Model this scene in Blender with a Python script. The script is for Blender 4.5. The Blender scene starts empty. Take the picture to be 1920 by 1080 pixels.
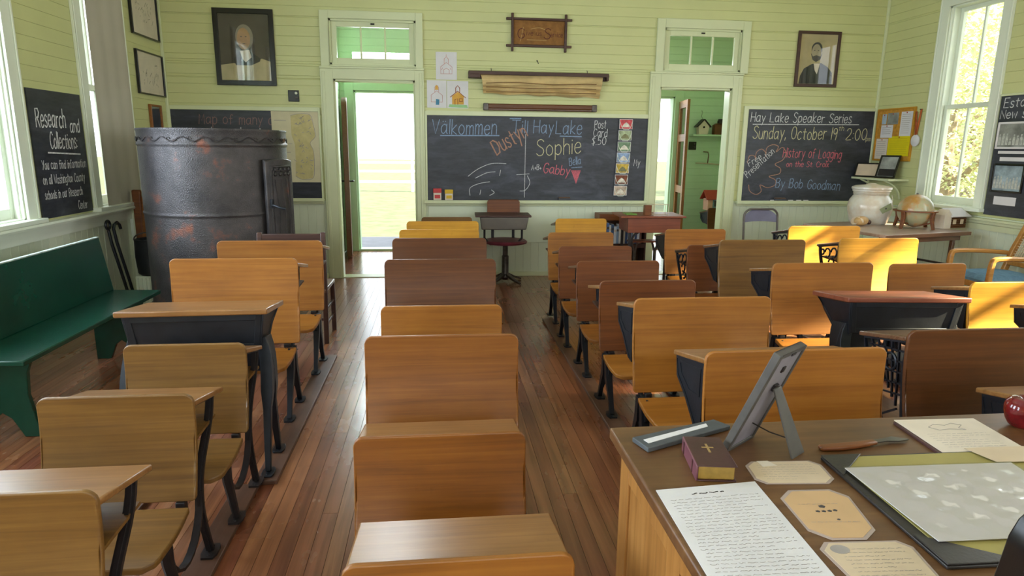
import bpy, bmesh, math, random
from mathutils import Matrix, Vector
random.seed(7)
PI = math.pi
SC = bpy.context.scene
COL = SC.collection
R = math.radians

# ------------------------------------------------------------------ camera, world, sun, exposure
def make_camera():
    P, Y, L = R(12.09405), R(6.5114), R(0.63824)
    cp, sp, cy, sy, cr, sr = math.cos(P), math.sin(P), math.cos(Y), math.sin(Y), math.cos(L), math.sin(L)
    f = Vector((sy*cp, cy*cp, -sp)); rt = Vector((cy, -sy, 0)); up = rt.cross(f)
    r2 = cr*rt + sr*up; u2 = -sr*rt + cr*up
    cam = bpy.data.cameras.new('camera'); o = bpy.data.objects.new('camera', cam); COL.objects.link(o)
    m = Matrix((r2, u2, -f)).transposed().to_4x4(); m.translation = (0, 0, 1.45)
    o.matrix_world = m
    cam.sensor_fit = 'HORIZONTAL'; cam.sensor_width = 36; cam.lens = 36*1232.656/1920
    cam.clip_start = 0.05; cam.clip_end = 300
    SC.camera = o
make_camera()

SC.view_settings.view_transform = 'Standard'
SC.view_settings.look = 'None'
SC.view_settings.gamma = 1.0
SC.view_settings.use_curve_mapping = False
SC.view_settings.exposure = 0.5

W = bpy.data.worlds.new('world'); SC.world = W; W.use_nodes = True
_bg = W.node_tree.nodes['Background']
_bg.inputs[0].default_value = (0.86, 0.94, 1.0, 1); _bg.inputs[1].default_value = 2.6

def sun():
    l = bpy.data.lights.new('sun', 'SUN'); l.energy = 42; l.color = (1.0, 0.88, 0.56); l.angle = R(1.5)
    o = bpy.data.objects.new('sun', l); COL.objects.link(o)
    o.rotation_euler = Vector((-1, 0.32, -0.60)).to_track_quat('-Z', 'Y').to_euler()
sun()

def fill_light(loc, to, w, h, power, col=(0.86, 0.93, 1.0)):
    """daylight of one window: an area lamp standing just outside its glass"""
    l = bpy.data.lights.new('window_daylight', 'AREA'); l.shape = 'RECTANGLE'; l.size = w; l.size_y = h
    l.energy = power; l.color = col
    o = bpy.data.objects.new('window_daylight', l); COL.objects.link(o)
    o.location = loc
    d = Vector(to)
    z = -d; y = Vector((0, 0, 1)); x = y.cross(z)
    m = Matrix((x, y, z)).transposed().to_4x4(); m.translation = loc
    o.matrix_world = m

XL, XR, YB, YF, ZC = -2.77, 5.09, 7.39, -2.6, 3.7      # room shell (metres)
TH = 0.14
WL = [(0.2, 1.05), (2.05, 2.91), (3.93, 4.79), (5.80, 6.42)]   # left wall windows (Y ranges)
WR = [(1.95, 2.75), (3.74, 4.74), (5.77, 6.43)]   # right wall windows
WZ = (0.93, 2.86)
WF = [(-1.6, -0.4), (0.6, 1.8), (2.7, 3.9)]                     # unseen front wall windows, added for fill from behind the camera
for a, b in WL[:3]:
    fill_light((XL-TH-0.1, (a+b)/2, 1.9), (1, 0, 0), b-a, 1.9, 74, (0.70, 0.84, 1.0))
for a, b in WR[:2]:
    fill_light((XR+TH+0.1, (a+b)/2, 1.9), (-1, 0, 0), b-a, 1.9, 42, (0.92, 0.95, 1.0))
for a, b in WF:
    fill_light(((a+b)/2, YF-TH-0.1, 1.9), (0, 1, 0), b-a, 1.9, 34, (0.90, 0.94, 1.0))

for a, b, c, d in ((-1.10, -0.2, 2.30, 2.66), (2.42, 3.2, 2.34, 2.56)):                # lamps added at the outer door transoms to brighten the vestibule
    fill_light(((a+b)/2, 9.35+TH+0.05, (c+d)/2), (0, -1, 0), b-a, d-c, 40, (0.86, 0.95, 1.0))

# ------------------------------------------------------------------ materials
def lin(h):
    h = h.lstrip('#')
    return tuple((lambda c: c/12.92 if c <= 0.04045 else ((c+0.055)/1.055)**2.4)(int(h[i:i+2], 16)/255) for i in (0, 2, 4)) + (1,)
def newmat(name):
    m = bpy.data.materials.new(name); m.use_nodes = True
    nt = m.node_tree; b = nt.nodes['Principled BSDF']
    return m, nt, b
def node(nt, t, **kw):
    n = nt.nodes.new(t)
    for k, v in kw.items():
        setattr(n, k, v)
    return n
def ramp(nt, fac, stops):
    r = node(nt, 'ShaderNodeValToRGB'); cr = r.color_ramp
    while len(cr.elements) < len(stops): cr.elements.new(0.5)
    for e, (p, c) in zip(cr.elements, stops):
        e.position = p; e.color = lin(c) if isinstance(c, str) else c
    nt.links.new(fac, r.inputs[0]); return r.outputs[0]
def coords(nt, scale, rand=True):
    tc = node(nt, 'ShaderNodeTexCoord'); mp = node(nt, 'ShaderNodeMapping'); mp.inputs['Scale'].default_value = scale
    nt.links.new(tc.outputs['Object'], mp.inputs['Vector'])
    if rand:
        oi = node(nt, 'ShaderNodeObjectInfo'); mu = node(nt, 'ShaderNodeMath', operation='MULTIPLY'); mu.inputs[1].default_value = 37.0
        nt.links.new(oi.outputs['Random'], mu.inputs[0])
        cb = node(nt, 'ShaderNodeCombineXYZ')
        for k in range(3): nt.links.new(mu.outputs[0], cb.inputs[k])
        nt.links.new(cb.outputs[0], mp.inputs['Location'])
    return mp.outputs[0]
def noise(nt, vec, scale=1, detail=4, rough=0.55, dist=0):
    n = node(nt, 'ShaderNodeTexNoise'); n.inputs['Scale'].default_value = scale; n.inputs['Detail'].default_value = detail
    n.inputs['Roughness'].default_value = rough; n.inputs['Distortion'].default_value = dist
    nt.links.new(vec, n.inputs['Vector']); return n.outputs['Fac']
def mixc(nt, fac, a, b, mode='MIX'):
    m = node(nt, 'ShaderNodeMix', data_type='RGBA', blend_type=mode)
    for s, v in ((m.inputs[0], fac), (m.inputs[6], a), (m.inputs[7], b)):
        if hasattr(v, 'links'): nt.links.new(v, s)
        else: s.default_value = v
    return m.outputs[2]
def bump(nt, b, h, strength=0.2, dist=0.004):
    n = node(nt, 'ShaderNodeBump'); n.inputs['Strength'].default_value = strength; n.inputs['Distance'].default_value = dist
    nt.links.new(h, n.inputs['Height']); nt.links.new(n.outputs[0], b.inputs['Normal'])

def flat(name, c, rough=0.6, metal=0.0, spec=0.5, var=0.12, vs=9, bp=0.0):
    """plain paint, paper, iron ... with a little procedural unevenness"""
    m, nt, b = newmat(name)
    v = coords(nt, (1, 1, 1)); f = noise(nt, v, vs, 4)
    base = lin(c); d = tuple(x*(1-var) for x in base[:3])+(1,); l = tuple(min(1, x*(1+var)) for x in base[:3])+(1,)
    nt.links.new(ramp(nt, f, [(0.3, d), (0.7, l)]), b.inputs['Base Color'])
    b.inputs['Roughness'].default_value = rough; b.inputs['Metallic'].default_value = metal; b.inputs['Specular IOR Level'].default_value = spec
    if bp: bump(nt, b, noise(nt, v, vs*6, 3), bp)
    return m
def wood(name, dark, mid, light, axis='x', rough=0.42, fine=46, wear=0.24, coat=0.05):
    m, nt, b = newmat(name)
    lo, hi = 1.4, fine
    sc = {'x': (lo, hi, hi), 'y': (hi, lo, hi), 'z': (hi, hi, lo)}[axis]
    v = coords(nt, sc); g = noise(nt, v, 1.0, 6, 0.62, 0.7)
    v2 = coords(nt, tuple(s*q for s, q in zip(sc, [0.8 if k == 'xyz'.index(axis) else 0.09 for k in range(3)]))); g2 = noise(nt, v2, 1.4, 5, 0.55, 1.0)
    c = ramp(nt, g, [(0.12, dark), (0.5, mid), (0.88, light)])
    blot = ramp(nt, g2, [(0.30, (0.66, 0.60, 0.55, 1)), (0.60, (1, 1, 1, 1))])
    c2 = mixc(nt, wear*1.1, c, blot, 'MULTIPLY')
    v4 = coords(nt, (3.5, 3.5, 3.5)); c2 = mixc(nt, wear*1.5, c2, ramp(nt, noise(nt, v4, 1.0, 4, 0.6), [(0.32, (0.62, 0.56, 0.52, 1)), (0.62, (1, 1, 1, 1))]), 'MULTIPLY')
    v3 = coords(nt, (6, 6, 6)); s = noise(nt, v3, 3.0, 5, 0.7)
    sp = ramp(nt, s, [(0.27, (0.45, 0.38, 0.33, 1)), (0.36, (1, 1, 1, 1))])
    c3 = mixc(nt, wear, c2, sp, 'MULTIPLY')
    nt.links.new(c3, b.inputs['Base Color'])
    rr = node(nt, 'ShaderNodeMapRange'); rr.inputs[3].default_value = rough*0.8; rr.inputs[4].default_value = rough*1.3
    nt.links.new(g2, rr.inputs[0]); nt.links.new(rr.outputs[0], b.inputs['Roughness'])
    b.inputs['Coat Weight'].default_value = coat; b.inputs['Coat Roughness'].default_value = 0.25
    bump(nt, b, g, 0.12, 0.002)
    return m
def glass_mat():
    m = bpy.data.materials.new('window_glass'); m.use_nodes = True; nt = m.node_tree; nt.nodes.clear()
    o = node(nt, 'ShaderNodeOutputMaterial'); t = node(nt, 'ShaderNodeBsdfTransparent'); g = node(nt, 'ShaderNodeBsdfGlossy')
    g.inputs['Roughness'].default_value = 0.02
    lw = node(nt, 'ShaderNodeLayerWeight'); lw.inputs[0].default_value = 0.5
    pw = node(nt, 'ShaderNodeMath', operation='POWER'); pw.inputs[1].default_value = 4.0; nt.links.new(lw.outputs['Facing'], pw.inputs[0])
    ma = node(nt, 'ShaderNodeMath', operation='MULTIPLY_ADD'); ma.inputs[1].default_value = 0.55; ma.inputs[2].default_value = 0.04; nt.links.new(pw.outputs[0], ma.inputs[0])
    mx = node(nt, 'ShaderNodeMixShader'); nt.links.new(ma.outputs[0], mx.inputs[0]); nt.links.new(t.outputs[0], mx.inputs[1]); nt.links.new(g.outputs[0], mx.inputs[2])
    nt.links.new(mx.outputs[0], o.inputs[0]); return m

def paint(name, c, rough=0.42, var=0.06):
    m, nt, b = newmat(name)
    v = coords(nt, (1, 1, 1), False)
    f = noise(nt, v, 1.3, 5, 0.6); f2 = noise(nt, v, 26, 3)
    base = lin(c); d = tuple(x*(1-var) for x in base[:3])+(1,); l = tuple(min(1, x*(1+var)) for x in base[:3])+(1,)
    nt.links.new(ramp(nt, f, [(0.3, d), (0.7, l)]), b.inputs['Base Color'])
    b.inputs['Roughness'].default_value = rough
    bump(nt, b, f2, 0.08, 0.002)
    return m
def floor_mat():
    m, nt, b = newmat('floor_boards')
    geo = node(nt, 'ShaderNodeNewGeometry')
    v = coords(nt, (30, 1.1, 30), False)
    ad = node(nt, 'ShaderNodeVectorMath', operation='ADD'); cb = node(nt, 'ShaderNodeCombineXYZ')
    mu = node(nt, 'ShaderNodeMath', operation='MULTIPLY'); mu.inputs[1].default_value = 60
    nt.links.new(geo.outputs['Random Per Island'], mu.inputs[0]); nt.links.new(mu.outputs[0], cb.inputs[1]); nt.links.new(mu.outputs[0], cb.inputs[0])
    nt.links.new(v, ad.inputs[0]); nt.links.new(cb.outputs[0], ad.inputs[1])
    g = noise(nt, ad.outputs[0], 1, 6, 0.6, 0.5)
    c1 = ramp(nt, geo.outputs['Random Per Island'], [(0.0, '#7c4832'), (0.25, '#a06a48'), (0.5, '#8c5038'), (0.75, '#ac7650'), (1.0, '#824236')])
    c2 = ramp(nt, g, [(0.3, (0.5, 0.42, 0.38, 1)), (0.62, (1.1, 1.08, 1.02, 1))])
    c = mixc(nt, 0.8, c1, c2, 'MULTIPLY')
    vw = coords(nt, (1.2, 0.6, 1), False); w = noise(nt, vw, 1.4, 5, 0.6)
    c = mixc(nt, 0.45, c, ramp(nt, w, [(0.32, (0.55, 0.46, 0.42, 1)), (0.6, (1, 1, 1, 1))]), 'MULTIPLY')
    nt.links.new(c, b.inputs['Base Color'])
    rr = node(nt, 'ShaderNodeMapRange'); rr.inputs[3].default_value = 0.20; rr.inputs[4].default_value = 0.34
    nt.links.new(w, rr.inputs[0]); nt.links.new(rr.outputs[0], b.inputs['Roughness'])
    b.inputs['Coat Weight'].default_value = 0.5; b.inputs['Coat Roughness'].default_value = 0.2
    bump(nt, b, g, 0.1, 0.002)
    return m
def slate_mat():
    m, nt, b = newmat('blackboard_slate')
    v = coords(nt, (1.2, 1.2, 2.2)); f = noise(nt, v, 1.6, 6, 0.65, 0.8); v2 = coords(nt, (3, 3, 14)); f2 = noise(nt, v2, 1.5, 5, 0.7)
    a = ramp(nt, f, [(0.36, '#25272e'), (0.56, '#353843'), (0.78, '#626676')])
    c = mixc(nt, 0.35, a, ramp(nt, f2, [(0.4, '#282a30'), (0.8, '#62646c')]))
    nt.links.new(c, b.inputs['Base Color']); b.inputs['Roughness'].default_value = 0.46
    return m
def chalk(name, c):
    m, nt, b = newmat(name)
    v = coords(nt, (1, 1, 1), False); f = noise(nt, v, 70, 4, 0.7)
    k = lin(c); d = tuple(x*0.6+0.02 for x in k[:3])+(1,)
    nt.links.new(ramp(nt, f, [(0.36, d), (0.58, k)]), b.inputs['Base Color']); b.inputs['Roughness'].default_value = 0.95
    return m

M = {}
M['paint'] = paint('wall_paint_yellow_green', '#cacc92')
M['trim'] = paint('trim_paint_pale_green', '#d2d7ae', 0.36)
M['wains'] = paint('wainscot_paint', '#d5dcc2', 0.38)
M['ceil'] = paint('ceiling_paint', '#e0dfcb')
M['teal'] = paint('vestibule_paint', '#bedcba', 0.4)
M['white'] = paint('white_paint', '#e4ead8', 0.35)
M['floor'] = floor_mat()
M['glass'] = glass_mat()
M['slate'] = slate_mat()
M['iron'] = flat('black_cast_iron', '#22252b', 0.42, 0.35, 0.5, 0.25, 14, 0.1)
M['iron2'] = flat('brown_cast_iron', '#2c2626', 0.45, 0.3, 0.5, 0.3, 14, 0.1)
M['steel'] = flat('worn_steel', '#5a5450', 0.35, 0.75, 0.5, 0.3, 18)
M['cherry2'] = wood('red_brown_desk_wood', '#5e2c1c', '#87482f', '#9c5a3c')
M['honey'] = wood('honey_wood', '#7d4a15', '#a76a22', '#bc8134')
M['amber'] = wood('amber_wood', '#6a4011', '#986020', '#b0762e')
M['brown'] = wood('brown_wood', '#48270e', '#643812', '#7a4a1f')
M['olive'] = wood('olive_brown_wood', '#533614', '#7a5522', '#926c31')
M['redb'] = wood('red_brown_wood', '#4a2510', '#743f16', '#8c5426')
M['cherry'] = wood('cherry_wood', '#62370f', '#8e5519', '#a46a28')
M['dark'] = wood('dark_wood', '#2e1c16', '#47291e', '#5c392a')
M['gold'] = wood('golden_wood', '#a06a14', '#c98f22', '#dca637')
M['top'] = wood('worn_desktop_wood', '#6a4524', '#96693a', '#ac7f4c', 'x', 0.30, 46, 0.34, 0.2)
M['topd'] = wood('dark_desktop_wood', '#4c3224', '#6d4c36', '#846248', 'x', 0.28, 46, 0.34, 0.2)
M['runner'] = wood('runner_wood', '#4a3226', '#6a4a38', '#7e5c48', 'y', 0.4, 30, 0.5)
M['oak'] = wood('oak_side_wood', '#7e5226', '#a8743a', '#bf8c4e', 'z', 0.36)
M['deskt'] = wood('teacher_desk_top_wood', '#503420', '#74502f', '#8a6640', 'x', 0.38, 30, 0.6)
M['green'] = flat('green_bench_paint', '#0b3f30', 0.25, 0, 0.5, 0.22, 5)
M['paper'] = flat('white_paper', '#dcd9da', 0.8, 0, 0.3, 0.04)
M['cream'] = flat('cream_paper', '#ddd0bf', 0.75, 0, 0.3, 0.07)
M['tan'] = flat('tan_paper', '#d2bda0', 0.7, 0, 0.3, 0.07)
M['ink'] = flat('ink', '#55504e', 0.8, 0, 0.2, 0.2)
M['inkl'] = flat('faint_ink', '#a39b95', 0.8, 0, 0.2, 0.2)
M['cw'] = chalk('white_chalk', '#d8dadb')
M['cb'] = chalk('blue_chalk', '#8fa9c9')
M['cy'] = chalk('pale_yellow_chalk', '#d6d0a4')
M['co'] = chalk('orange_chalk', '#b98a72')
M['cp'] = chalk('pink_chalk', '#d8707c')
M['black'] = flat('black_lacquer', '#14110f', 0.25, 0, 0.5, 0.2)

# ------------------------------------------------------------------ mesh building
class MB:
    def __init__(s, T=None): s.v = []; s.f = []; s.m = []; s.T = T
    def add(s, vs, fs, mi=0):
        k = len(s.v)
        s.v += [tuple(s.T @ Vector(p)) if s.T else tuple(p) for p in vs]
        s.f += [tuple(i+k for i in f) for f in fs]; s.m += [mi]*len(fs); return s
    def box(s, x0, x1, y0, y1, z0, z1, mi=0):
        return s.add([(x0,y0,z0),(x1,y0,z0),(x1,y1,z0),(x0,y1,z0),(x0,y0,z1),(x1,y0,z1),(x1,y1,z1),(x0,y1,z1)],
                     [(0,3,2,1),(4,5,6,7),(0,1,5,4),(1,2,6,5),(2,3,7,6),(3,0,4,7)], mi)
    def hexa(s, lo, hi, mi=0):
        """lo, hi: four corners each"""
        return s.add(list(lo)+list(hi), [(0,3,2,1),(4,5,6,7),(0,1,5,4),(1,2,6,5),(2,3,7,6),(3,0,4,7)], mi)
    def prism(s, pts, ax, a, b, mi=0):
        """pts in the plane normal to ax ('x': (y,z), 'y': (x,z), 'z': (x,y)), extruded a..b"""
        def P(p, t): return {'x': (t, p[0], p[1]), 'y': (p[0], t, p[1]), 'z': (p[0], p[1], t)}[ax]
        n = len(pts)
        vs = [P(p, a) for p in pts]+[P(p, b) for p in pts]
        fs = [tuple(range(n)), tuple(range(2*n-1, n-1, -1))]+[(i, (i+1) % n, n+(i+1) % n, n+i) for i in range(n)]
        return s.add(vs, fs, mi)
    def tube(s, path, r, n=8, closed=False, mi=0):
        path = [Vector(p) for p in path]; k = len(path)
        rs = r if isinstance(r, (list, tuple)) else [r]*k
        vs = []; fs = []; ref = None
        for i, p in enumerate(path):
            a = path[i-1] if (i or closed) else p; b = path[(i+1) % k] if (i < k-1 or closed) else p
            t = (b-a).normalized()
            if ref is None: ref = Vector((0, 0, 1)) if abs(t.z) < 0.9 else Vector((1, 0, 0))
            u = (ref-t*ref.dot(t)).normalized(); w = t.cross(u); ref = u
            vs += [p+(u*math.cos(2*PI*j/n)+w*math.sin(2*PI*j/n))*rs[i] for j in range(n)]
        for i in range(k if closed else k-1):
            for j in range(n):
                a, b = i*n+j, i*n+(j+1) % n; c = ((i+1) % k)*n
                fs.append((a, b, c+(j+1) % n, c+j))
        if not closed: fs += [tuple(range(n-1, -1, -1)), tuple(range((k-1)*n, k*n))]
        return s.add(vs, fs, mi)
    def sweep(s, path, w, d, side=(1, 0, 0), closed=False, mi=0):
        """flat bar along a path; w across 'side', d normal to it"""
        path = [Vector(p) for p in path]; k = len(path); sd = Vector(side)
        ws = w if isinstance(w, (list, tuple)) else [w]*k; ds = d if isinstance(d, (list, tuple)) else [d]*k
        vs = []; fs = []
        for i, p in enumerate(path):
            a = path[i-1] if (i or closed) else p; b = path[(i+1) % k] if (i < k-1 or closed) else p
            t = (b-a).normalized(); n = t.cross(sd).normalized(); q = n.cross(t).normalized()
            for su, sv in ((-1,-1),(1,-1),(1,1),(-1,1)): vs.append(p+q*su*ws[i]/2+n*sv*ds[i]/2)
        for i in range(k if closed else k-1):
            for j in range(4):
                c = ((i+1) % k)*4
                fs.append((i*4+j, i*4+(j+1) % 4, c+(j+1) % 4, c+j))
        if not closed: fs += [(3, 2, 1, 0), tuple((k-1)*4+j for j in range(4))]
        return s.add(vs, fs, mi)
    def lathe(s, prof, c=(0, 0, 0), n=24, mi=0, arc=(0, 2*PI)):
        full = abs(arc[1]-arc[0]-2*PI) < 1e-6; m = n if full else n+1
        vs = []; fs = []; k = len(prof)
        for j in range(m):
            a = arc[0]+(arc[1]-arc[0])*j/n
            vs += [(c[0]+r*math.cos(a), c[1]+r*math.sin(a), c[2]+z) for r, z in prof]
        for j in range(n):
            for i in range(k-1):
                a = j*k+i; b = ((j+1) % m)*k+i
                fs.append((a, b, b+1, a+1))
        return s.add(vs, fs, mi)
    def sphere(s, c, r, sc=(1, 1, 1), nu=20, nv=12, mi=0):
        pr = [(math.cos(-PI/2+PI*i/nv), math.sin(-PI/2+PI*i/nv)) for i in range(nv+1)]
        vs = []; fs = []
        for j in range(nu):
            a = 2*PI*j/nu
            vs += [(c[0]+r*sc[0]*q*math.cos(a), c[1]+r*sc[1]*q*math.sin(a), c[2]+r*sc[2]*z) for q, z in pr]
        for j in range(nu):
            for i in range(nv):
                a = j*(nv+1)+i; b = ((j+1) % nu)*(nv+1)+i; fs.append((a, b, b+1, a+1))
        return s.add(vs, fs, mi)
    def ribbon(s, pts, w, y, mi=0):
        """flat stroke in the x/z plane at depth y, one unbroken strip; each new stroke lies a hair above the last"""
        pts = [p for i, p in enumerate(pts) if i == 0 or math.hypot(p[0]-pts[i-1][0], p[1]-pts[i-1][1]) > 1e-4]
        if len(pts) < 2: return s
        s.nr = getattr(s, 'nr', 0)+1; y -= 4e-5*(s.nr % 24); vs = []; k = len(pts)
        for i, (px, pz) in enumerate(pts):
            a, b = pts[max(0, i-1)], pts[min(k-1, i+1)]; dx, dz = b[0]-a[0], b[1]-a[1]; l = math.hypot(dx, dz) or 1
            nx, nz = -dz/l*w/2, dx/l*w/2
            if i in (0, k-1): sg = -0.35 if i == 0 else 0.35; px += dx/l*w*sg; pz += dz/l*w*sg
            elif abs((pts[i][0]-a[0])*(b[1]-pts[i][1])-(pts[i][1]-a[1])*(b[0]-pts[i][0])) > 0.5*math.hypot(pts[i][0]-a[0], pts[i][1]-a[1])*math.hypot(b[0]-pts[i][0], b[1]-pts[i][1]): nx *= 1.3; nz *= 1.3
            vs += [(px+nx, y, pz+nz), (px-nx, y, pz-nz)]
        return s.add(vs, [(2*i, 2*i+2, 2*i+3, 2*i+1) for i in range(k-1)], mi)
    def build(s, name, mats, parent=None, bevel=0, seg=2, ang=32, smooth=True, loc=None, flip=True):
        me = bpy.data.meshes.new(name); me.from_pydata(s.v, [], s.f)
        mats = mats if isinstance(mats, (list, tuple)) else [mats]
        for m in mats: me.materials.append(m)
        for p, mi in zip(me.polygons, s.m): p.material_index = mi
        bm = bmesh.new(); bm.from_mesh(me)
        bmesh.ops.remove_doubles(bm, verts=bm.verts, dist=1e-5)
        if flip: bmesh.ops.recalc_face_normals(bm, faces=bm.faces)
        if smooth:
            for f in bm.faces: f.smooth = True
            for e in bm.edges:
                if len(e.link_faces) != 2 or e.calc_face_angle(0) > R(ang): e.smooth = False
        bm.to_mesh(me); bm.free()
        o = bpy.data.objects.new(name, me); COL.objects.link(o)
        if parent: o.parent = parent
        if loc: o.location = loc
        if bevel:
            b = o.modifiers.new('bevel', 'BEVEL'); b.width = bevel; b.segments = seg; b.limit_method = 'ANGLE'; b.angle_limit = R(35)
            b.harden_normals = False
        return o
def tag(o, label=None, cat=None, group=None, kind=None):
    if label: o['label'] = label
    if cat: o['category'] = cat
    if group: o['group'] = group
    if kind: o['kind'] = kind
    return o
def thing(name, label, cat, loc=(0, 0, 0), rotz=0, group=None):
    o = bpy.data.objects.new(name, None); COL.objects.link(o); o.empty_display_size = 0.05
    o.location = loc; o.rotation_euler = (0, 0, rotz)
    return tag(o, label, cat, group)
def struct(name, mb, mats, parent=None, **kw):
    o = mb.build(name, mats, parent, **kw)
    if not parent: o['kind'] = 'structure'
    return o
def sroot(name, loc=(0, 0, 0), rotz=0):
    o = bpy.data.objects.new(name, None); COL.objects.link(o); o.location = loc; o.rotation_euler = (0, 0, rotz); o['kind'] = 'structure'
    o.empty_display_size = 0.05
    return o
def bez(p0, p1, p2, p3, n=10):
    out = []
    for i in range(n+1):
        t = i/n; a = (1-t)**3; b = 3*t*(1-t)**2; c = 3*t*t*(1-t); d = t**3
        out.append(tuple(a*w+b*x+c*y+d*z for w, x, y, z in zip(p0, p1, p2, p3)))
    return out
def smoothpts(pts, n=5):
    """Catmull-Rom through 2-D points"""
    if len(pts) < 3: return list(pts)
    P = [pts[0]]+list(pts)+[pts[-1]]; out = []
    for i in range(1, len(P)-2):
        for k in range(n):
            t = k/n; a, b, c, d = P[i-1], P[i], P[i+1], P[i+2]
            out.append(tuple(0.5*((2*b[q])+(-a[q]+c[q])*t+(2*a[q]-5*b[q]+4*c[q]-d[q])*t*t+(-a[q]+3*b[q]-3*c[q]+d[q])*t**3) for q in range(2)))
    out.append(tuple(pts[-1])); return out
def circ(cx, cz, rx, rz, n=24, a0=0, a1=2*PI):
    return [(cx+rx*math.cos(a0+(a1-a0)*i/n), cz+rz*math.sin(a0+(a1-a0)*i/n)) for i in range(n if abs(a1-a0-2*PI) < 1e-6 else n+1)]

# ------------------------------------------------------------------ hand lettering (single strokes)
GL = {
'A':"0,0 2,6 4,0|.8,2.2 3.2,2.2", 'B':"0,0 0,6 2.5,6 3.4,5 2.5,3.3 0,3.2|2.5,3.3 3.8,1.8 2.6,0 0,0",
'C':"~3.8,5 2.6,6 1.2,5.6 .2,4 .2,2 1.2,.3 2.6,0 3.8,1", 'D':"0,0 0,6 2,6 3.6,4.6 3.8,2.6 2.6,.4 0,0",
'E':"3.4,6 0,6 0,0 3.4,0|0,3.2 2.6,3.2", 'F':"3.4,6 0,6 0,0|0,3.2 2.6,3.2",
'G':"~3.8,5 2.6,6 1,5.4 .2,3.4 .6,1.2 2,0 3.6,.8 3.8,2.6 2.2,2.6", 'H':"0,0 0,6|3.8,0 3.8,6|0,3 3.8,3",
'I':"0,0 0,6", 'K':"0,0 0,6|3.6,6 0,2.8 3.8,0", 'L':"0,6 0,0 3.4,0", 'M':"0,0 .4,6 2,2 3.6,6 4,0", 'N':"0,0 0,6 3.8,0 3.8,6",
'O':"~2,6 .6,5.2 0,3 .6,.8 2,0 3.4,.8 4,3 3.4,5.2 2,6", 'P':"0,0 0,6 2.6,6 3.6,4.8 2.6,3.2 0,3", 'R':"0,0 0,6 2.6,6 3.6,4.8 2.6,3.2 0,3|1.4,3.1 3.8,0",
'S':"~3.6,5.2 2.4,6 .8,5.6 .4,4.4 1.6,3.4 3,2.6 3.6,1.5 2.8,.2 1.2,0 0,.8", 'T':"0,6 4,6|2,6 2,0", 'V':"0,6 2,0 4,6", 'W':"0,6 1,0 2.4,4.4 3.8,0 4.8,6", 'Y':"0,6 2,3.2|4,6 1.4,0",
'a':"~3,3.4 1.8,4 .4,3.2 0,1.8 .6,.3 1.8,.2 3,1.6|3.1,4 3.1,.6 3.6,0", 'b':"0,6 0,0|~0,2.8 1.4,3.8 2.8,3.2 3,1.6 2,.1 0,.5", 'c':"~3,3.4 1.8,4 .4,3.2 0,1.8 .6,.3 1.8,0 3,.7",
'd':"~3,3.2 1.6,3.8 .3,3 0,1.6 .8,.1 2.2,.3 3,1.4|3,6 3,0", 'e':"~.2,2 3,2.3 2.6,3.7 1.4,4 .3,3 .1,1.4 1,.1 2.2,.1 3.1,.8", 'f':"~2.8,5.6 1.8,6 1,5 1,3 1,0|0,3.6 2.2,3.6",
'g':"~3,3.4 1.6,4 .2,3 .2,1.2 1.4,.3 3,1.4|~3,4 3,0 2.4,-1.8 1,-2 .2,-1.4", 'h':"0,6 0,0|~0,2.6 1.2,3.8 2.6,3.4 2.9,2 2.9,0", 'i':"0,4 0,0|0,5.2 0,5.5", 'k':"0,6 0,0|2.6,3.8 0,1.6 2.8,0",
'l':"0,6 0,0", 'm':"0,4 0,0|~0,2.8 1,3.9 1.9,3.2 2,0|~2,2.8 3,3.9 3.9,3.2 4,0", 'n':"0,4 0,0|~0,2.8 1.2,3.9 2.5,3.4 2.8,2 2.8,0", 'o':"~1.6,4 .4,3.2 0,2 .4,.6 1.6,0 2.8,.6 3.2,2 2.8,3.2 1.6,4",
'p':"0,4 0,-2|~0,3 1.4,4 2.8,3.2 2.8,1 1.4,0 0,.8", 'r':"0,4 0,0|~0,2.4 .8,3.6 2.2,3.8", 's':"~2.4,3.4 1.4,4 .3,3.4 .6,2.3 2,1.6 2.4,.6 1.2,0 0,.5", 't':"1.2,5.6 1.2,.4 2,0|0,4 2.6,4",
'u':"~0,4 0,1 1,0 2.2,.3 2.8,1.4|2.8,4 2.8,0", 'v':"0,4 1.4,0 2.8,4", 'w':"0,4 .9,0 2,3 3.1,0 4,4", 'x':"0,4 2.6,0|2.6,4 0,0", 'y':"0,4 1.5,.6|3,4 .6,-2",
'0':"~1.8,6 .5,5 0,3 .5,1 1.8,0 3.1,1 3.6,3 3.1,5 1.8,6", '1':"0,0 0,6", '2':"~0,4.8 .8,5.9 2.4,5.9 3.2,4.6 2.4,2.6 0,0 3.6,0", '5':"3,6 .6,6 .3,3.4|~.3,3.4 2,3.8 3.2,2.4 2.4,.4 .2,.2",
'9':"~3,4.4 1.6,3 .2,3.8 .3,5.4 1.6,6 2.9,5.2 3,3.4 2.4,0", '.':"0,0 .2,.2", ':':"0,.8 .2,1|0,3.2 .2,3.4", ',':".3,.6 0,-.7", '+':"0,2 2.4,2|1.2,3.2 1.2,.8", '$':"~3,5 1.6,5.6 .4,4.4 1.6,3.2 2.8,2 1.6,.6 .2,1.2|1.6,6.4 1.6,-.4",
'-':"0,2 2,2", '*':"0,5 0,5.2"}
def glyph_strokes(ch):
    out = []
    for st in GL[ch].split('|'):
        sm = st.startswith('~'); st = st.lstrip('~')
        p = [tuple(float(q) for q in xy.split(',')) for xy in st.split()]
        out.append(smoothpts(p, 4) if sm else p)
    return out
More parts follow.
